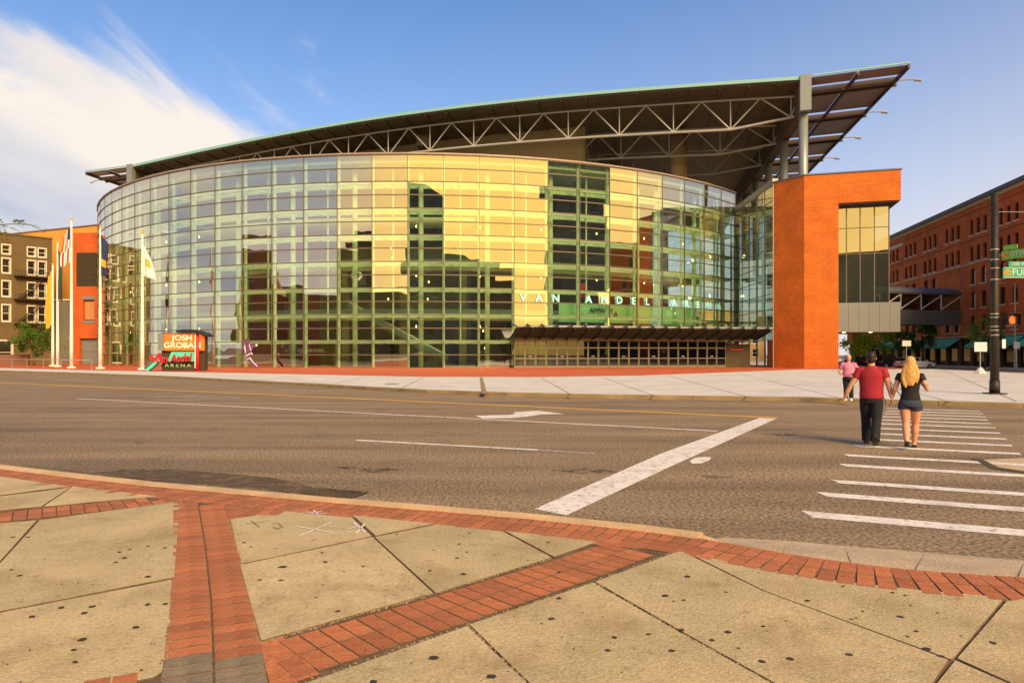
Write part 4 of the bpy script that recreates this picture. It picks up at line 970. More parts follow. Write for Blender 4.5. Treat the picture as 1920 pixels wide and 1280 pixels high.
# ---- brown block on the left with white window surrounds and fire escape
elb = Vector((.627,.78,0)).normalized(); lo_ = Vector((-76.7,115.6,0)) - elb*24
br = thing('brown_building', 'dark brown painted building with white window surrounds and fire escapes', 'building', tuple(lo_))
wins = []
for z, h in ((17.85,1.3),(14.8,2.2),(11.05,2.35),(7.1,2.5)):
    for v in (1.42, 2.93, 6.39, 9.4, 10.9, 14.2, 17.5): wins.append((24-v, z, 1.02, h, False))
wins.append((24-6.6, .3, 2.0, 3.6, False))
pt = building(br, lo_, elb, 0, 24, ZS, 21.0, 22, wins, 'brown_wall', 'trim_white', surround=True)
MB().obox(lo_, elb, -.1, 24.1, -.12, .4, 20.9, 21.15).build('parapet', 'brown_wall', br)
for z in (14.3, 10.55, 6.6):
    q = MB(); q.obox(lo_, elb, 18.6, 23.8, -1.0, -.02, z, z+.1)
    fe_ = q.build('fire_escape', 'black', br)
    q = MB(); q.obox(lo_, elb, 18.6, 23.8, -1.0, -.95, z+.85, z+.92)
    for i in range(14): q.obox(lo_, elb, 18.6+i*.39, 18.64+i*.39, -1.0, -.96, z+.1, z+.85)
    q.build('railing', 'black', fe_)
    q = MB(); q.bar(pt(19.0,-.7,z-3.6), pt(22.5,-.7,z), .5, .08); q.build('stair', 'black', fe_)
# ---- ochre hall, low dark wing and brick pier beside the glass
oc = thing('ochre_building', 'tall plain ochre orange wall behind the brown building', 'building', (-83,126,0))
o0 = Vector((-97,132,0)); eo = (Vector((-67,119.4,0))-o0).normalized()
MB().obox(o0, eo, 0, 31, 0, 14, ZS, 24.4).build('wall', 'ochre_wall', oc)
MB().obox(o0, eo, -.1, 31.1, -.12, .4, 24.41, 24.62).build('coping', 'far_brick', oc)
lw = thing('low_building', 'low dark brick wing with yellow framed window between flagpoles and ochre wall', 'building', (-79,119,0))
building(lw, Vector((-79.5,119.5,0)), Vector((1,-.1,0)), 0, 8.2, ZS, 11.0, 3, [(4.2,4.6,1.4,2.8,False)], 'far_grey', 'flag_gold')
MB().obox(Vector((-79.5,119.5,0)), Vector((1,-.1,0)), -.1, 8.3, -.15, .2, 11.02, 11.25).build('coping', 'trim_white', lw)
pr = thing('brick_pier', 'orange brick wall block with dark louvre and garage door beside the curved glass', 'building', (-68.5,112,0))
p0 = Vector((-71.0,112.2,0)); ep = Vector((1,-.06,0)).normalized()
building(pr, p0, ep, 0, 6.0, ZS, 21.4, 6, [(3.0,.16,3.9,4.2,False),(2.6,7.2,1.9,3.4,False)], 'pier_brick', 'door_frame', dark='metal_panel', rec=.5, sill=False)
MB().obox(p0, ep, .6, 4.5, -.06, .05, 12.8, 18.2).build('louvre_panel', 'louver', pr)
for i in range(14): MB().obox(p0, ep, .65, 4.45, -.16, -.07, 12.9+i*.38, 13.1+i*.38).build('louvre_slat', 'louver', pr)
MB().obox(p0, ep, 1.7, 3.5, .38, .44, 7.4, 10.4).build('boarding', 'board_tan', pr)
MB().obox(p0, ep, 1.5, 3.7, -.05, .1, 10.62, 11.15).build('lintel', 'metal_panel', pr); MB().obox(p0, ep, 1.5, 3.7, -.08, .1, 6.75, 7.18).build('sill', 'metal_panel', pr)
pw_ = MB().obox(Vector((-82,99.5,0)), Vector((1,0,0)), 0, 12.5, 0, .5, ZS, 1.75).build('planter_wall', 'far_brick')
tag(pw_, 'low dark red brick wall behind the metal handrail', 'wall')
# ---- end of the side street, seen under the glazed bay
fe1 = thing('far_building', 'pale yellow building at the end of the side street behind the trees', 'building', (62,165,0))
building(fe1, Vector((30,176,0)), Vector((1,-.05,0)), 0, 34, ZS, 13, 12, [(2.5+3.2*i, z, 1.4, 1.9, False) for i in range(10) for z in (1.2,4.6,8)], 'far_wall', 'trim_white')
# ---- the other side of the street, seen mirrored in the glass
def opposite(x, y, w, d, h, rz, m, label, step=None, round_top=False):
    b = thing('city_building', label, 'building', (x,y,0)); e = Vector((math.cos(rz),math.sin(rz),0)); o = Vector((x,y,0)) - e*w/2
    nw = int(w/9); nh = int(h/11); wn = [((i+.5)*w/nw, 4+(h-4)/nh*j, 4.2, 5.5, False) for i in range(nw) for j in range(nh)]
    building(b, o, e, 0, w, ZS, h, d, wn, m, 'trim_white' if m != 'far_grey' else 'steel_grey')
    if round_top:
        q = MB(); wi = Vector((-e.y,e.x,0)); rings = []
        for v in (.2, d-.2): rings.append([o + e*(w*.1+w*.8*i/10) + wi*v + Vector((0,0,h+w*.2*math.sin(math.pi*i/10))) for i in range(11)])
        q.loft(rings); q.build('vault', m, b)
    if step:
        q = MB(); q.obox(o, e, w*step[0], w*step[1], 1, d-1, h, h+step[2]); q.build('upper_storeys', m, b)
def refl(xc, dist):
    """ground point dist beyond the curved glass along the mirrored line of sight through photo column xc"""
    az = (xc-960)/FPX
    t = min((abs(D(q/10).x/D(q/10).y - az), q/10) for q in range(-600,480))[1]
    kk = math.floor((t-TH0)/DTH); tm_ = TH0+DTH*(kk+.5)
    g = D(t); a = math.atan(az); r_ = math.pi - 2*R(tm_) - a
    return g.x + math.sin(r_)*dist, g.y + math.cos(r_)*dist, r_
for xc, dist, w, h, m, lab, st, rt_ in [
    (770,112,40,41,'far_grey','grey tower with vaulted top across the road behind the crossing',None,True),
    (650,108,26,30,'far_brick','brown brick block with stepped roof across the road',(.1,.5,4),False),
    (560,100,16,20,'far_grey','small grey office block across the road beside the brown block',None,False),
    (462,80,32,27,'far_brick','dark red brick warehouse across the road facing the flagpoles',None,False),
    (900,112,24,24,'far_brick','brown corner block with roof hut across the road',(.3,.6,3),False),
    (1085,125,62,66,'far_grey','tall grey office tower across the road',(.25,.9,12),False),
    (1172,105,15,34,'far_grey','grey slab block beside the tall office tower',None,False),
    (515,104,22,15,'far_grey','low grey shop row across the road beside the red warehouse',None,False),
    (605,104,24,17,'far_brick','low brown shop row across the road below the small office block',None,False),
    (700,108,24,19,'far_brick','low brick shop row across the road left of the vaulted tower',None,False),
    (845,110,18,20,'far_grey','low grey shop row across the road right of the vaulted tower',None,False),
    (1275,80,20,26,'far_brick','brown brick block on the street corner across from the tower',None,False)]:
    d2 = dist*2.1; sc_ = (90+d2)/(90+dist); h = 1.7+(h-1.7)*sc_; w *= sc_; dist = d2
    if st: st = (st[0], st[1], st[2]*sc_)
    x, y, r_ = refl(xc, dist)
    opposite(x, y, w, 16, h, math.pi/2 - r_ - math.pi/2 + (0), m, lab, st, rt_)

opposite(19,-150,44,16,42,R(184-180)*-1,'far_grey','grey block seen mirrored in the glazed bay of the tower',None)

# ================================================================== TREES
def tree(name, label, base, h, trunk_h, rad, n, leaf, m, seed, group=None, squash=.8, clumps=26):
    rr = random.Random(seed); t = thing(name, label, 'tree', tuple(base), group); b = Vector(base)
    tk = MB(); top = b + Vector((rr.uniform(-.15,.15), rr.uniform(-.15,.15), trunk_h)); r0 = .035*h**.9
    cc = b + Vector((0,0,(h+trunk_h*.75)/2)); hz = (h-trunk_h*.75)/2
    tk.tube([b, b.lerp(top,.5)+Vector((.05,.03,0)), top, cc+Vector((0,0,hz*.5))], [r0, r0*.8, r0*.65, r0*.15], 8)
    cl = []
    for i in range(clumps):
        while True:
            v = Vector((rr.uniform(-1,1), rr.uniform(-1,1), rr.uniform(-1,1)))
            if .25 < v.length < 1: break
        cl.append((cc + Vector((v.x*rad, v.y*rad, v.z*hz)), rr.uniform(.16,.34)*rad))
    for p, r_ in cl[:12]:
        s_ = top.lerp(cc, rr.uniform(0,.6)); tk.tube([s_, s_.lerp(p,.5)+Vector((0,0,.1)), p], [r0*.35, r0*.22, r0*.07], 5)
    tk.build('trunk', 'bark', t, True)
    cr = MB()
    for i in range(n):
        p, r_ = cl[rr.randrange(len(cl))]; q = p + Vector((rr.gauss(0,1), rr.gauss(0,1), rr.gauss(0,.75)))*r_*.62
        a = Vector((rr.uniform(-1,1),rr.uniform(-1,1),rr.uniform(-.5,.5))).normalized(); c_ = a.cross(Vector((rr.uniform(-1,1),rr.uniform(-1,1),rr.uniform(-1,1)))).normalized(); s = leaf*rr.uniform(.6,1.3)
        cr.add([q-a*s*.5, q+c_*s*.28, q+a*s*.5, q-c_*s*.28], [(0,1,2,3)])
    cr.build('crown', m, t)
tree('street_tree', 'small round dark green tree before the brown building', (-67.6,98,ZS), 6.2, 2.0, 2.6, 3200, .32, 'leaf_dark', 1)
tree('street_tree', 'bright green tree right beside the brick tower foot under the glazed bay', (49.5,100,ZS), 5.6, 1.9, 2.3, 2600, .30, 'leaf_lime', 2)
tree('street_tree', 'bright green tree under the glazed bay, next to the street', (54.2,104,ZS), 5.8, 1.9, 2.7, 2800, .30, 'leaf_lime', 3)
tree('street_tree', 'dark green tree in the shade below the footbridge end', (60.5,108,ZS), 5.6, 2.0, 2.2, 2400, .30, 'leaf_dark', 5)
tree('street_tree', 'slim tree before the green awnings below the footbridge', (59.8,101,ZS), 6.6, 2.4, 1.9, 2200, .30, 'leaf_dark', 6)
tree('street_tree', 'light green tree before the awnings beside the dark signal pole', (57.3,84,ZS), 6.0, 2.3, 1.9, 2400, .28, 'leaf', 7)
# locust reaching into the view from the left with one low branch of feathery leaves
lt = thing('locust_tree', 'locust tree on the near pavement, one feathery leaf spray reaching into view', 'tree', (-9.3,8.2,ZS))
tk = MB(); tk.tube([(-9.3,8.2,ZS),(-9.25,8.25,1.6),(-9.2,8.3,3.0),(-9.1,8.2,4.6),(-9.2,8.3,6.0)], [.13,.11,.10,.07,.03], 10)
twig = [Vector((-9.2,8.3,2.8)), Vector((-8.3,8.6,3.15)), Vector((-7.4,8.85,3.32)), Vector((-6.38,9.0,3.40))]
tk.tube(twig, [.035,.025,.014,.005], 6)
for a in range(7):
    an = a*.9+1.5; tk.tube([(-9.15,8.25,3.2+a*.35),(-9.15+1.1*math.cos(an),8.25+1.1*math.sin(an),4.0+a*.4)], [.03,.008], 5)
tk.build('trunk', 'bark', lt, True)
cr = MB(); rr = random.Random(5)
def frond(a, d, ln):
    d = d.normalized(); s = d.cross(Vector((0,0,1))).normalized(); nleaf = 11
    for i in range(nleaf):
        f = (i+1)/nleaf; p = a + d*ln*f + Vector((0,0,-.35*ln*f*f))
        for sg in (-1,1):
            l_ = s*sg*.055 + d*.02 + Vector((0,0,rr.uniform(-.02,.01))); w_ = d*.011
            cr.add([p, p+l_*.5+w_, p+l_, p+l_*.5-w_], [(0,1,2,3)])
for i in range(26):
    f = rr.uniform(.45,1); k = min(int(f*3),2); p = twig[k].lerp(twig[k+1], f*3-k)
    frond(p, Vector((rr.uniform(-.3,1), rr.uniform(-.6,.6), rr.uniform(-.25,.35))), rr.uniform(.22,.38))
for i in range(420):
    v = Vector((rr.gauss(0,.75), rr.gauss(0,.75), rr.gauss(0,.8))); p = Vector((-9.6,8.2,5.4)) + v
    frond(p, Vector((rr.uniform(-1,1), rr.uniform(-1,1), rr.uniform(-.3,.3))), rr.uniform(.2,.36))
cr.build('crown', 'leaf', lt)

# ================================================================== STREET FURNITURE
# ---- flagpoles with limp flags
def cloth(path_top, widths, drop, m, name, parent, stripes=None, phase=0):
    """hanging flag: folds along the hoist, falling away from the pole"""
    p = Vector(path_top); nx, nz = 9, 16; mb = MB(); mats = []
    for j in range(nz+1):
        f = j/nz; w = widths[0] + (widths[1]-widths[0])*f
        for i in range(nx+1):
            g = i/nx; x = w*g; y = .22*math.sin(g*9+phase+f*1.2)*min(1,f+.3)
            mb.v.append((p.x + x + .10*math.sin(f*5+phase)*g, p.y + y, p.z - drop*f - .9*g*(1-.35*f) ))
    for j in range(nz):
        for i in range(nx): mb.f.append((j*(nx+1)+i, j*(nx+1)+i+1, (j+1)*(nx+1)+i+1, (j+1)*(nx+1)+i))
    o = mb.build(name, m, parent, True)
    if stripes:
        for s_ in stripes[0]: o.data.materials.append(MATS[s_])
        for k, f in enumerate(o.data.polygons): f.material_index = stripes[1](k % nx, k // nx)
    return o
def flagpole(base, h, label, flag):
    t = thing('flagpole', label, 'flagpole', tuple(base), 'flagpoles on the brick paving'); b = Vector(base)
    n = 6; MB().tube([b+Vector((0,0,h*i/n)) for i in range(n+1)], [.20-.11*i/n for i in range(n+1)], 12).build('pole', 'pole_white', t, True)
    MB().tube([b, b+Vector((0,0,.18))], .46, 16).build('base_collar', 'pole_white', t)
    m = MB(); rings = []
    for i in range(1,6):
        a = math.pi*i/6; rings.append([b+Vector((.16*math.sin(a)*math.cos(q*math.pi/4), .16*math.sin(a)*math.sin(q*math.pi/4), h+.1-.16*math.cos(a))) for q in range(8)])
    m.loft(rings); m.build('finial', 'flag_gold', t)
    flag(b + Vector((.02,-.12,h-.7)), t)
us = lambda p, t: cloth(p+Vector((-.15,0,-.2)), (-.75,-.9), 4.0, 'flag_red', 'flag', t, (['flag_white','flag_navy'], lambda i, j: 2 if (j < 5 and i < 3) else (i+j//9) % 2), 1)
navy = lambda p, t: cloth(p, (.8,1.0), 4.4, 'flag_navy', 'flag', t, (['flag_gold'], lambda i, j: 1 if (9 <= j <= 11 and 2 <= i <= 5) else 0), .5)
white = lambda p, t: cloth(p, (.35,1.9), 3.6, 'flag_white', 'flag', t, (['flag_gold'], lambda i, j: 1 if (7 <= j <= 10 and 3 <= i <= 5) else 0), 0)
gold = lambda p, t: cloth(p+Vector((-.1,0,0)), (-.5,-.75), 7.4, 'flag_gold', 'flag', t, None, 2)
dark = lambda p, t: cloth(p, (.5,.8), 6.4, 'flag_dark', 'flag', t, None, .3)
flagpole(G(267,693,ZS), 14.1, 'white flagpole with white flag, nearest to the orange display sign', white)
flagpole(G(188,691.2,ZS), 15.6, 'white flagpole with navy and gold flag before the garage door', navy)
flagpole(G(134,690,ZS), 17.2, 'tallest white flagpole, with a red and white striped flag', us)
flagpole(G(108,687.6,ZS), 16.0, 'white flagpole with dark hanging flag beside the gold flag', dark)
flagpole(G(99,686.6,ZS), 13.6, 'white flagpole with golden yellow flag beside the dark flag', gold)
# ---- handrail
ra, rb = G(-60,686,ZS), G(172,694.5,ZS)
hr = thing('handrail', 'thin grey metal handrail along the plaza edge by the flagpoles', 'railing', tuple(ra))
MB().tube([ra+Vector((0,0,1.02)), rb+Vector((0,0,1.02))], .045, 8).build('top_rail', 'strap', hr)
for i in range(8):
    p = ra.lerp(rb, (i+.5)/8 if i < 7 else 1); MB().tube([p, p+Vector((0,0,1.0))], .035, 8).build('post', 'steel_grey', hr)
# ---- display sign
DS = 66.0
def q(x, y, d=DS): return P(x,y,d)
sg = thing('display_sign', 'orange lit display sign with red script, teal panels and curved dark roof', 'sign', tuple(G(330,695.5,ZS)))
def panel(x0,y0,x1,y1,d0,d1,name,m,par=None):
    a, b = q(x0,y1), q(x1,y0); return MB().box((a.x,d0,a.z),(b.x,d1,b.z)).build(name, m, par or sg)
panel(300,624,381,694,DS+.35,DS+1.0,'cabinet','interior_dark')
panel(297,625.5,308,657,DS-.05,DS+.9,'side_block','metal_panel')
sc_ = panel(308.5,626,381,657,DS,DS+.3,'screen','led_orange')
for tx, y in (('JOSH',633.5),('GROBAN',647.5)):
    c = q(342,y); place('screen_text', text_mesh(tx, .74, .01, 'led_text', 0, 1.15), sc_, (c.x,DS-.03,c.z), rot=(R(90),0,0))
tp_ = [q(313,677.5), q(368,677.5), q(368,659.5), q(321,659.5)]
MB().add([(p.x,DS+.05,p.z) for p in tp_]+[(p.x,DS+.25,p.z) for p in tp_], [(0,1,2,3),(7,6,5,4),(0,4,5,1),(1,5,6,2),(2,6,7,3),(3,7,4,0)]).build('teal_panel', 'teal_paint', sg)
c = q(327,672.5); place('script_letters', text_mesh('Van Andel', 1.12, .10, 'sign_red', .35, .74), sg, (c.x-.12,DS-.15,c.z), rot=(R(90),R(-4),0))
MB().bar(q(283,668)+Vector((0,-.1,0)), q(293,677)+Vector((0,-.1,0)), .16, .3).build('script_swash', 'sign_red', sg)
MB().bar(q(299,662)+Vector((0,-.1,0)), q(305,679)+Vector((0,-.1,0)), .16, .28).build('script_swash', 'sign_red', sg)
c = q(331,685); place('green_letters', text_mesh('A R E N A', .46, .03, 'sign_green', 0, 1.25), sg, (c.x,DS+.25,c.z), rot=(R(90),0,0))
a, b = q(276,694.5), q(303,670.5); MB().bar(a+Vector((0,.1,0)), b+Vector((0,.1,0)), .5, .30).build('slanted_fin', 'teal_paint', sg); MB().bar(a+Vector((-.28,.2,.18)), b+Vector((-.28,.2,.18)), .5, .16).build('slanted_fin', 'slate', sg)
MB().tube([q(370,696.3), q(370,624)], [.20,.16], 12).build('post', 'sign_red', sg, True); MB().tube([q(367.6,690)+Vector((0,-.22,0)), q(368.3,625)+Vector((0,-.2,0))], .05, 8).build('post_light', 'flag_white', sg)
rm = MB(); rings = []
for dd in (-.4, 1.6): rings.append([Vector((p.x, DS+dd, p.z)) for p in (q(333,619.5),q(348,617.5),q(364,618),q(380,622.5),q(386,628),q(385,631),q(378,626.5),q(362,623),q(346,622.5),q(334,623))])
rm.loft(rings); rm.build('curved_roof', 'black', sg)
# ---- flat painted athlete cut-outs
def cutout(label, cx_, y0, y1, d, polys, w_px):
    b = P(cx_, y1, d); b.z = ZS; t = thing('athlete_cutout', label, 'cutout', tuple(b), 'painted athlete cut-outs'); hz_ = (y1-y0)/FPX*d
    for nm, m, off, pts in polys:
        front_ = [(b.x + (px-.5)*w_px/FPX*d, d-off, ZS+pz*hz_) for px,pz in pts]; back_ = [(x,d+.05,z) for x,_,z in front_]; n = len(pts)
        MB().add(front_+back_, [tuple(range(n)), tuple(range(2*n-1,n-1,-1))] + [(i,n+i,n+(i+1)%n,(i+1)%n) for i in range(n)]).build(nm, m, t)
cutout('purple painted athlete cut-out leaning forward before the glass', 468, 634, 690.5, 80.0, [
    ('figure','purple_paint',.05,[(.86,.0),(.98,.03),(.92,.10),(.74,.22),(.60,.34),(.56,.44),(.60,.58),(.72,.70),(.86,.72),(.90,.78),(.80,.83),(.62,.82),(.50,.80),(.47,.86),(.50,.93),(.44,.99),(.33,1.0),(.25,.95),(.24,.87),(.29,.81),(.20,.76),(.14,.66),(.05,.60),(.08,.55),(.18,.59),(.24,.66),(.27,.56),(.33,.45),(.37,.35),(.44,.26),(.58,.15),(.74,.06)]),
    ('singlet_stripe','flag_white',.07,[(.24,.76),(.28,.78),(.30,.66),(.34,.52),(.31,.52),(.25,.66)]),
    ('singlet_stripe','flag_white',.07,[(.47,.80),(.50,.79),(.56,.66),(.60,.60),(.57,.58),(.52,.66)]),
    ('waist_band','flag_white',.07,[(.34,.43),(.60,.52),(.66,.46),(.62,.45),(.58,.49),(.36,.40)]),
    ('shorts_hem','flag_white',.07,[(.40,.31),(.54,.36),(.66,.24),(.90,.07),(.88,.05),(.62,.23),(.52,.33),(.41,.29)]),
    ('glove','flag_white',.07,[(.82,.72),(.88,.73),(.90,.78),(.84,.81),(.80,.78)])], 38)
cutout('dark purple athlete cut-out seen edge-on behind the red sign post', 382, 624, 690, 70.5, [
    ('figure','purple_paint',.05,[(.3,0),(.6,0),(.62,.2),(.55,.4),(.8,.55),(.9,.75),(.75,.9),(.6,1.0),(.35,1.0),(.2,.9),(.1,.7),(.2,.5),(.35,.4),(.3,.2)]),
    ('singlet_stripe','flag_white',.07,[(.55,.92),(.72,.90),(.85,.76),(.74,.62),(.66,.64),(.74,.76),(.66,.86)])], 13)
# ---- dark signal pole with street names and lit hand
pb = G(1865,738.5,ZS); zp = lambda y: CAMZ + (HOR-y)/FPX*pb.y
sp = thing('signal_pole', 'tall dark street pole with green street signs and lit hand signal', 'pole', tuple(pb))
MB().tube([pb, pb+Vector((0,0,3)), Vector((pb.x,pb.y,zp(362)))], [.16,.145,.12], 18).build('pole', 'pole_dark', sp, True)
MB().prism([(pb.x+dx*.30, pb.y+dy*.30) for dx,dy in ((-1,-1),(1,-1),(1,1),(-1,1))], ZS, ZS+.05).build('base_plate', 'pole_dark', sp)
MB().tube([pb+Vector((0,0,.06)), pb+Vector((0,0,.55))], [.185,.178], 18).build('base_sleeve', 'pole_dark', sp, True)
for y in (468,487,503,524,588.5,595,612,619,628,648):
    MB().tube([(pb.x,pb.y,zp(y)-.02),(pb.x,pb.y,zp(y)+.02)], .149, 18).build('strap', 'strap', sp)
def blade(o, e, u0, u1, z0, z1, m, nm='street_sign'): return MB().obox(o, e, u0, u1, 0, .025, z0, z1).build(nm, m, sp)
ex = Vector((1,0,0)); so_ = Vector((pb.x,pb.y-.22,0))
b1 = blade(so_, ex, .17, 1.75, zp(521.5), zp(503), 'sign_road_green'); b2 = blade(so_, ex, .40, 1.5, zp(501.5), zp(491.5), 'sign_road_green')
for nm, z0 in (('sign_edge',zp(521.8)),('sign_edge',zp(503.6))): MB().obox(so_, ex, .19, 1.73, -.004, -.001, z0, z0+.022).build(nm, 'sign_white', b1)
place('sign_letters', text_mesh('FULTON', .36, .003, 'sign_white', 0, 1.0, 'LEFT'), b1, (so_.x+.52,so_.y-.006,zp(512.3)), rot=(R(90),0,0))
place('sign_letters', text_mesh('100 W', .19, .003, 'sign_white', 0, 1.1, 'LEFT'), b2, (so_.x+.50,so_.y-.006,zp(496.5)), rot=(R(90),0,0))
def emblem(c, r, par, rot):
    m = MB(); pts = [(r*math.cos(a)*1.35, r*math.sin(a)) for a in [2*math.pi*i/20 for i in range(20)]]
    m.add([(x,y,0) for x,y in pts], [tuple(range(20))]); place('emblem', m.mesh('emblem', 'sign_orange'), par, c, rot=rot)
    m = MB(); m.add([(-.2*r,-.35*r,.003),(1.5*r,-.22*r,.003),(1.5*r,.22*r,.003),(-.2*r,.35*r,.003)], [(0,1,2,3)]); place('emblem', m.mesh('emblem', 'sign_road_green'), par, c, rot=rot)
emblem((so_.x+.36,so_.y-.005,zp(512.2)), .115, b1, (R(90),0,0))
e2 = Vector((.42,-.90,0)).normalized(); s2 = Vector((pb.x+.08,pb.y-.2,0))
b3 = blade(s2, e2, .05, 1.25, zp(489), zp(473), 'sign_lime'); blade(s2, e2, .12, .62, zp(471.5), zp(463), 'sign_lime')
place('sign_letters', text_mesh('OTTAWA', .26, .003, 'sign_white', 0, .8, 'LEFT'), b3, (s2.x+e2.x*.36-.01,s2.y+e2.y*.36-.012,zp(481)), rot=facing(e2))
emblem((s2.x+e2.x*.2-.01,s2.y+e2.y*.2-.01,zp(481)), .09, b3, facing(e2))
sx_ = pb.x + .47; hz0 = zp(600)
sig = MB().box((sx_-.24,pb.y-.32,hz0-.26),(sx_+.24,pb.y-.05,hz0+.26)).build('pedestrian_signal', 'pole_dark', sp)
v = MB(); v.box((sx_-.25,pb.y-.5,hz0+.24),(sx_+.25,pb.y-.321,hz0+.265)); v.box((sx_-.26,pb.y-.48,hz0-.2),(sx_-.24,pb.y-.33,hz0+.238)); v.box((sx_+.24,pb.y-.48,hz0-.2),(sx_+.26,pb.y-.33,hz0+.238)); v.build('visor', 'pole_dark', sig)
MB().bar((pb.x+.12,pb.y-.1,hz0), (sx_-.23,pb.y-.15,hz0), .09).build('signal_bracket', 'pole_dark', sp)
hand = [(-.09,-.15),(.08,-.15),(.12,-.06),(.19,.02),(.165,.05),(.10,0),(.10,.12),(.065,.13),(.055,.02),(.05,.17),(.012,.17),(.005,.02),(-.005,.16),(-.043,.155),(-.045,.02),(-.06,.11),(-.095,.10),(-.10,-.05)]
MB().add([(sx_-x*.95,pb.y-.326,hz0+z*.95) for x,z in hand], [tuple(range(len(hand)))[::-1]]).build('lit_hand', 'signal_lit', sig)
MB().box((pb.x+.20,pb.y-.14,zp(653)),(pb.x+.34,pb.y-.11,zp(636))).build('notice_plate', 'sign_white', sp)
MB().tube([Vector((pb.x,pb.y,zp(397)))+Vector((i*1.3,0,-.12*math.sin(math.pi*i/8)+.03*i)) for i in range(9)], .012, 5).build('span_wire', 'strap', sp)
# ---- sign posts and lamp post by the side street
def post_sign(base, h, w, hh, m, label, block=False):
    t = thing('sign_post', label, 'sign', tuple(base)); b = Vector(base)
    MB().tube([b, b+Vector((0,0,h))], .04, 8).build('post', 'strap', t); MB().box((b.x-w/2,b.y-.06,b.z+h-hh),(b.x+w/2,b.y-.042,b.z+h)).build('plate', m, t)
    if block: MB().loft([[b+Vector((r*math.cos(i*math.pi/4),r*math.sin(i*math.pi/4),z)) for i in range(8)] for r,z in ((.42,0),(.40,.12),(.12,.5))]).build('base_block', 'concrete_pale', t)
post_sign(G(1838,700,ZS), 2.6, 1.05, .78, 'sign_white', 'pale square sign on a post with concrete foot on the plaza', True)
post_sign(G(1699.5,691.5,ZS), 3.1, .95, .6, 'trim_white', 'small pale sign on a thin post behind the parked cars')
post_sign(G(1906,693,ZS), 2.9, .62, .72, 'sign_white', 'small white sign below the slim street lamp')
lp = thing('street_lamp', 'slim grey street lamp with short arm before the red brick building', 'street lamp', tuple(G(1903,690,ZS))); b = G(1903,690,ZS)
MB().tube([b, b+Vector((0,0,9.8))], [.10,.06], 8).build('post', 'strap', lp); MB().tube([b+Vector((0,0,9.7)), b+Vector((-1.2,0,9.9))], .045, 8).build('arm', 'strap', lp); MB().box((b.x-1.75,b.y-.15,9.98),(b.x-1.1,b.y+.15,10.14)).build('lamp_head', 'strap', lp)

# ================================================================== CARS
def car(label, base, head, col, L_=4.5, H_=1.42, Wd=1.78, suv=False):
    t = thing('parked_car', label, 'car', (0,0,0)); hw = Wd/2
    prof = [(-L_/2,.35),(-L_/2+.02,.72),(-L_/2+.15,.92),(-L_*.30,.97),(L_*.16,.95),(L_*.42,.80),(L_/2-.03,.66),(L_/2,.35),(L_*.3,.22),(-L_*.3,.22)]
    if suv: prof = [(x,z*1.12) for x,z in prof]
    rings = []
    for y, sx, sz in ((-hw,.965,.96),(-hw+.06,.99,.99),(-hw*.5,1,1),(hw*.5,1,1),(hw-.06,.99,.99),(hw,.965,.96)): rings.append([Vector((x*sx,y,.25+(z-.25)*sz)) for x,z in prof])
    bo = MB().loft(rings).build('body', col, t, False)
    bz = .95*(1.12 if suv else 1); 
    cab = [(-L_*.43,bz),(-L_*.34 if not suv else -L_*.42,H_),(-L_*.02,H_+.02),(L_*.10,H_-.06),(L_*.25,bz)]
    rings = []
    for y, k in ((-hw+.07,0),(-hw+.24,1),(hw-.24,1),(hw-.07,0)):
        rings.append([Vector((x, y if z <= bz+.01 else (y if k else (y+.17*(1 if y<0 else -1))), z-.015*(1-k) if z > bz else z-.02)) for x,z in cab])
    MB().loft([rings[0],rings[1],rings[2],rings[3]]).build('cabin', 'car_glass', t)
    MB().loft([[Vector((x,y,z)) for x,z in ((-L_*.345 if not suv else -L_*.42,H_+.0),(-L_*.02,H_+.035),(L_*.10,H_-.03),(L_*.10,H_-.07),(-L_*.02,H_-.01),(-L_*.345,H_-.04))] for y in (-hw+.22,hw-.22)]).build('roof_panel', col, t)
    for sx in (-1,1):
        for xp in (-L_*.18, L_*.04): MB().bar((xp,sx*(hw-.085),bz-.01),(xp-.02,sx*(hw-.235),H_-.0), .07, .05).build('pillar', col, t)
        for xp in (-L_*.30, L_*.31):
            ty = MB().tube([(xp,sx*(hw-.20),.32),(xp,sx*(hw+.012),.32)], .32, 18).build('wheel', 'tyre', t)
            MB().tube([(xp,sx*(hw-.01),.32),(xp,sx*(hw+.02),.32)], .20, 12).build('rim', 'strap', ty)
        MB().box((L_/2-.16,sx*hw*.72-.2,.56),(L_/2-.005,sx*hw*.72+.2,.70)).build('headlight', 'white', t); MB().box((-L_/2+.0,sx*hw*.74-.17,.66),(-L_/2+.1,sx*hw*.74+.17,.86)).build('taillight', 'lamp_red', t)
        MB().box((L_*.20,sx*(hw+.02)-.08,bz-.02),(L_*.24,sx*(hw+.02)+.08,bz+.12)).build('mirror', col, t)
    t.location = base; t.rotation_euler = (0,0,head); return t
car('white saloon car with red tail lights stopped on the side street', (49.0,84.5,0), R(12), 'car_white', 4.5, 1.36)
car('black estate car standing behind the white saloon car', (48.4,89.5,0), R(25), 'car_black', 4.6, 1.72, 1.86, True)
car('silver car parked under the green trees by the brick tower', (52.5,108,0), R(70), 'car_silver', 4.5, 1.45)
car('dark car parked behind the silver car under the trees', (49.2,96,0), R(40), 'car_black', 4.4, 1.42)

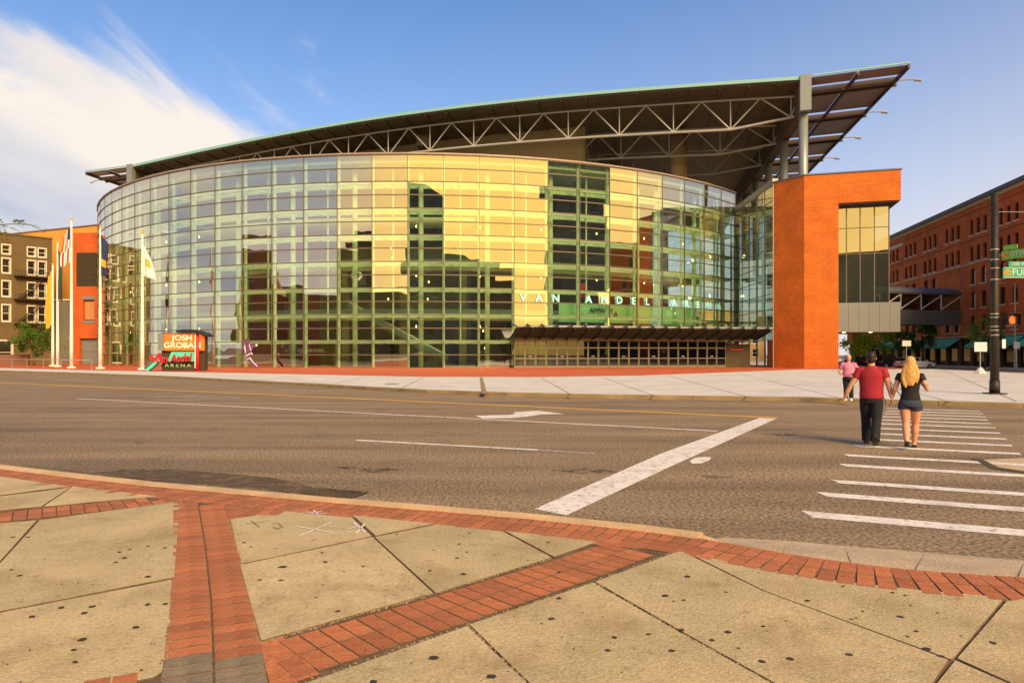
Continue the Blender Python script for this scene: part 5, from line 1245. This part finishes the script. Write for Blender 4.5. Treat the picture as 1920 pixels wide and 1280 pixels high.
# ================================================================== PEOPLE
def fuse(mb, name, m, parent, voxel=.011, smooth=3):
    """one continuous skin from overlapping shapes"""
    me = mb.mesh(name); o = bpy.data.objects.new('tmp', me); C.objects.link(o)
    r = o.modifiers.new('r', 'REMESH'); r.mode = 'VOXEL'; r.voxel_size = voxel
    s_ = o.modifiers.new('s', 'SMOOTH'); s_.iterations = smooth; s_.factor = .5
    bpy.context.view_layer.update()
    nm = bpy.data.meshes.new_from_object(o.evaluated_get(bpy.context.evaluated_depsgraph_get())); bpy.data.objects.remove(o)
    nm.materials.clear(); nm.materials.append(MATS[m])
    for p in nm.polygons: p.use_smooth = True
    q_ = bpy.data.objects.new(name, nm); C.objects.link(q_); q_.parent = parent
    return q_
def ell(mb, c, rx, ry, rz, n=14, m=9):
    c = Vector(c); mb.loft([[c+Vector((rx*math.sin(math.pi*j/m)*math.cos(2*math.pi*i/n), ry*math.sin(math.pi*j/m)*math.sin(2*math.pi*i/n), -rz*math.cos(math.pi*j/m))) for i in range(n)] for j in range(1,m)])
def stack(mb, rows, n=18):
    mb.loft([[Vector((cx+rx*math.cos(2*math.pi*i/n), cy+ry*math.sin(2*math.pi*i/n), z)) for i in range(n)] for z,cx,cy,rx,ry in rows])
def hand_(mb, w, d, side, s=1.0):
    """palm and five bent fingers from wrist w along d"""
    d = Vector(d).normalized(); w = Vector(w); f = Vector((0,1,0)); f = (f - d*f.dot(d)).normalized(); n = d.cross(f)*side
    mb.loft([[w + d*a*s + f*(b*math.cos(q_))*s + n*(.014*math.sin(q_))*s for q_ in [2*math.pi*i/10 for i in range(10)]] for a,b in ((-.01,.022),(.03,.036),(.085,.040),(.095,.034))])
    for k, ln in enumerate((.068,.078,.073,.056)):
        o = w + (d*.088 + f*(.030-.020*k))*s
        mb.tube([o, o+(d*ln*.5+n*-.010)*s, o+(d*ln*.85+n*-.030)*s, o+(d*ln*.95+n*-.045)*s], [.0095*s,.009*s,.008*s,.007*s], 8)
    o = w + (d*.025 + f*.030)*s; mb.tube([o, o+(d*.03+f*.028-n*.01)*s, o+(d*.065+f*.032-n*.022)*s], [.012*s,.011*s,.008*s], 8)
def head_(mb, c, s=1.0):
    c = Vector(c)
    ell(mb, c+Vector((0,-.005,.012)), .077*s, .097*s, .105*s); ell(mb, c+Vector((0,.022,-.045))*s, .060*s, .072*s, .072*s)
    mb.tube([c+Vector((0,.085,.015))*s, c+Vector((0,.108,-.022))*s, c+Vector((0,.092,-.034))*s], [.009*s,.015*s,.012*s], 8)   # nose
    mb.tube([c+Vector((-.025,.088,-.062))*s, c+Vector((0,.096,-.060))*s, c+Vector((.025,.088,-.062))*s], [.006*s,.010*s,.006*s], 8)  # mouth
    for sg_ in (-1,1):
        ell(mb, c+Vector((sg_*.078,-.012,-.008))*s, .010*s, .020*s, .032*s, 8, 6); ell(mb, c+Vector((sg_*.032,.080,.018))*s, .016*s, .012*s, .010*s, 8, 6)
    mb.tube([c+Vector((0,-.02,-.07))*s, c+Vector((0,-.03,-.17))*s], [.055*s,.062*s], 12)
def leg_(mb, hip, knee, ankle, r): mb.tube([hip, Vector(hip).lerp(Vector(knee),.35), knee, Vector(knee).lerp(Vector(ankle),.35)+Vector((0,-.015,0)), ankle], r, 14)
def shoe_(mb, a, lift=0, s=1.0):
    a = Vector(a); mb.loft([[a + Vector((dx*s, dy*s, dz*s+lift*max(0,-(dy-.12))*2.2)) for dx,dz in ((-w,0),(w,0),(w*1.02,h*.5),(w*.6,h),(-w*.6,h),(-w*1.02,h*.5))] for dy,w,h in ((-.09,.030,.06),(-.07,.040,.095),(0,.043,.10),(.07,.046,.07),(.14,.045,.05),(.18,.025,.035))])
    for i in range(len(mb.v)): pass
def person(label, base, heading, scale=1.0):
    t = thing('person', label, 'person', (0,0,0)); t.location = base; t.rotation_euler = (0,0,heading); t.scale = (scale,)*3; return t
HD = -math.atan2(.51,.86)
# man in the red shirt, walking away
man = person('person in red T-shirt and black trousers walking hand in hand over the crossing', (6.74,13.0,0), HD)
body = MB(); hc_ = (0,.015,1.640); head_(body, hc_)
stack(body, [(.86,0,0,.15,.11),(1.0,0,0,.165,.115),(1.2,0,0,.18,.115),(1.36,0,0,.18,.105),(1.44,0,-.01,.13,.085),(1.50,0,-.015,.06,.06)])
la = [(-.20,0,1.405),(-.285,-.02,1.22),(-.345,-.03,1.13),(-.40,-.02,1.01),(-.44,.0,.905)]; ra_ = [(.20,0,1.405),(.265,-.02,1.22),(.285,-.03,1.13),(.315,-.03,1.01),(.335,-.03,.905)]
for arm in (la, ra_): body.tube(arm, [.064,.055,.047,.043,.031], 12)
hand_(body, la[-1], (-.25,.05,-1), 1); hand_(body, ra_[-1], (.15,.05,-1), -1)
leg_(body, (-.10,0,.88), (-.10,.13,.49), (-.10,.22,.09), [.09,.085,.06,.062,.042]); leg_(body, (.09,0,.88), (.085,-.05,.48), (.075,-.30,.13), [.09,.085,.06,.062,.042])
fuse(body, 'body', 'skin', man, .009, 2)
sh = MB(); stack(sh, [(.885,0,0,.205,.148),(.97,0,0,.205,.150),(1.08,0,0,.200,.142),(1.20,0,0,.212,.140),(1.32,0,-.005,.222,.135),(1.39,0,-.01,.200,.118),(1.445,0,-.012,.135,.092),(1.50,0,-.012,.07,.068)], 22)
for arm, s_ in ((la,-1),(ra_,1)): sh.tube([(s_*.13,-.005,1.40), arm[0], (arm[1][0]*.93,-.015,1.265)], [.078,.080,.074], 14)
fuse(sh, 'shirt', 'shirt_red', man, .011, 2)
tr_ = MB(); stack(tr_, [(.80,0,0,.175,.135),(.88,0,0,.195,.145),(.96,0,0,.188,.138)], 20)
leg_(tr_, (-.095,0,.86), (-.10,.13,.49), (-.10,.235,.07), [.112,.108,.086,.084,.082]); leg_(tr_, (.09,0,.86), (.085,-.05,.48), (.075,-.30,.12), [.112,.108,.086,.084,.082])
fuse(tr_, 'trousers', 'trouser_black', man, .011, 3)
s1 = MB(); shoe_(s1, (-.10,.25,0)); fuse(s1, 'shoe', 'shoe', man, .009, 1)
s2_ = MB(); shoe_(s2_, (.075,-.30,.02), .35); fuse(s2_, 'shoe', 'shoe', man, .009, 1)
hr_ = MB(); ell(hr_, (0,-.022,1.668), .085, .098, .100); ell(hr_, (0,-.045,1.61), .078, .070, .075); fuse(hr_, 'hair', 'hair_dark', man, .009, 1)
ph = MB(); ph.tube([(.20,-.02,.93),(.225,-.04,.86),(.245,-.05,.80),(.235,-.04,.77)], .008, 6); ph.build('lanyard', 'trouser_black', man)
# woman with long fair hair
wo = person('person with long blond hair, black top and denim shorts walking over the crossing', (7.25,12.62,0), HD)
body = MB(); head_(body, (0,.01,1.555), .94)
stack(body, [(.82,0,0,.15,.11),(.92,0,0,.14,.10),(1.04,0,0,.122,.09),(1.18,0,0,.14,.10),(1.29,0,0,.145,.092),(1.36,0,-.01,.10,.07),(1.42,0,-.012,.048,.048)])
la = [(-.165,0,1.315),(-.215,-.03,1.17),(-.245,-.03,1.07),(-.275,.03,.97),(-.295,.085,.90)]; ra_ = [(.165,0,1.315),(.235,-.04,1.17),(.270,-.02,1.08),(.235,.12,1.12),(.165,.22,1.19)]
body.tube(la, [.050,.045,.039,.034,.024], 12); body.tube(ra_, [.050,.046,.040,.034,.024], 12)
hand_(body, la[-1], (-.15,.15,-1), 1, .92); hand_(body, ra_[-1], (-.5,.6,.4), -1, .92)
leg_(body, (-.088,0,.80), (-.070,-.04,.45), (-.050,-.24,.10), [.100,.092,.060,.066,.036]); leg_(body, (.090,0,.80), (.080,.10,.45), (.060,.19,.08), [.100,.092,.060,.066,.036])
for x,y,z in ((-.05,-.25,.03),(.06,.20,.0)): shoe_(body, (x,y,z+.004), .2 if y < 0 else 0, .84)
fuse(body, 'body', 'skin', wo, .009, 2)
sh = MB(); stack(sh, [(.845,0,0,.178,.132),(.92,0,0,.160,.118),(1.03,0,0,.140,.104),(1.14,0,0,.152,.112),(1.24,0,0,.168,.116),(1.31,0,-.005,.165,.10),(1.355,0,-.01,.11,.078),(1.385,0,-.012,.07,.058)], 22)
sh.tube([(-.10,0,1.31), la[0], (-.20,-.02,1.225)], [.066,.070,.063], 12); sh.tube([(.10,0,1.31), ra_[0], (.205,-.025,1.225)], [.066,.070,.063], 12)
fuse(sh, 'top', 'shirt_black', wo, .010, 2)
st_ = MB(); stack(st_, [(.76,0,-.005,.185,.145),(.82,0,-.008,.190,.150),(.88,0,0,.178,.135)], 22)
st_.tube([(-.088,0,.80),(-.086,-.012,.705)], [.112,.112], 16); st_.tube([(.090,0,.80),(.090,.022,.705)], [.112,.110], 16)
fuse(st_, 'shorts', 'denim', wo, .010, 2)
for x,y,z,l in ((-.05,-.25,.03,.2),(.06,.20,0,0)):
    s_ = MB(); s_.loft([[Vector((x+dx,y+dy,z+max(0,-(dy-.1))*l*2.0+dz)) for dx,dz in ((-w,-.002),(w,-.002),(w,h),(-w,h))] for dy,w,h in ((-.085,.030,.055),(-.05,.038,.05),(.05,.042,.022),(.15,.040,.022))]); s_.build('sandal', 'shoe', wo)
hr_ = MB(); ell(hr_, (0,-.015,1.585), .088, .104, .098); stack(hr_, [(1.14,.0,-.125,.050,.022),(1.20,.0,-.125,.080,.030),(1.32,0,-.115,.105,.040),(1.42,0,-.085,.105,.055),(1.52,0,-.045,.098,.075),(1.60,0,-.03,.088,.08)], 18)
hr_.tube([(-.06,-.06,1.50),(-.10,-.08,1.36),(-.11,-.11,1.25),(-.085,-.13,1.15),(-.06,-.13,1.10)], [.055,.052,.042,.028,.010], 10); hr_.tube([(.06,-.06,1.50),(.105,-.08,1.36),(.11,-.10,1.27),(.10,-.11,1.18)], [.055,.048,.034,.010], 10)
fuse(hr_, 'hair', 'hair_blond', wo, .010, 2)
# woman in pink coming the other way
b = G(1591,750.5,ZS)
pk = person('person in pink T-shirt and black trousers standing on the plaza kerb', tuple(b), R(180-27), .93)
body = MB(); head_(body, (0,.01,1.555), .96)
stack(body, [(.82,0,0,.16,.12),(1.0,0,0,.16,.12),(1.2,0,0,.16,.115),(1.32,0,0,.15,.095),(1.40,0,-.01,.06,.055)])
arms = ([(-.19,0,1.32),(-.27,-.02,1.18),(-.30,.0,1.08),(-.24,.14,1.02),(-.16,.22,1.02)], [(.19,0,1.32),(.27,-.02,1.18),(.30,.0,1.08),(.27,.12,.98),(.22,.20,.94)])
for a_ in arms: body.tube(a_, [.056,.05,.044,.038,.026], 12)
hand_(body, arms[0][-1], (.6,.6,-.1), 1, .92); hand_(body, arms[1][-1], (-.4,.7,-.3), -1, .92)
leg_(body, (-.09,0,.82), (-.09,.05,.46), (-.09,.02,.08), [.1,.09,.06,.06,.04]); leg_(body, (.09,0,.82), (.09,-.02,.46), (.09,-.10,.08), [.1,.09,.06,.06,.04])
fuse(body, 'body', 'skin', pk, .011, 2)
sh = MB(); stack(sh, [(.86,0,.01,.20,.16),(.98,0,.015,.205,.165),(1.1,0,.01,.195,.155),(1.22,0,.01,.20,.15),(1.32,0,0,.17,.11),(1.38,0,-.01,.09,.07)], 20)
for a_ in arms: s_ = 1 if a_[0][0] > 0 else -1; sh.tube([(s_*.11,0,1.31), a_[0], a_[1]], [.078,.082,.075], 12)
fuse(sh, 'shirt', 'shirt_pink', pk, .012, 2)
tr_ = MB(); stack(tr_, [(.74,0,0,.17,.14),(.84,0,0,.19,.15),(.92,0,0,.185,.145)], 20)
leg_(tr_, (-.095,0,.82), (-.09,.05,.46), (-.09,.02,.10), [.115,.105,.08,.078,.08]); leg_(tr_, (.095,0,.82), (.09,-.02,.46), (.09,-.10,.10), [.115,.105,.08,.078,.08]); fuse(tr_, 'trousers', 'trouser_black', pk, .012, 2)
for x,y in ((-.09,.04),(.09,-.08)): s_ = MB(); shoe_(s_, (x,y,0)); fuse(s_, 'shoe', 'white', pk, .009, 1)
hr_ = MB(); ell(hr_, (0,-.025,1.585), .092, .098, .095); ell(hr_, (0,-.04,1.53), .092, .075, .085); fuse(hr_, 'hair', 'hair_blond', pk, .010, 2)
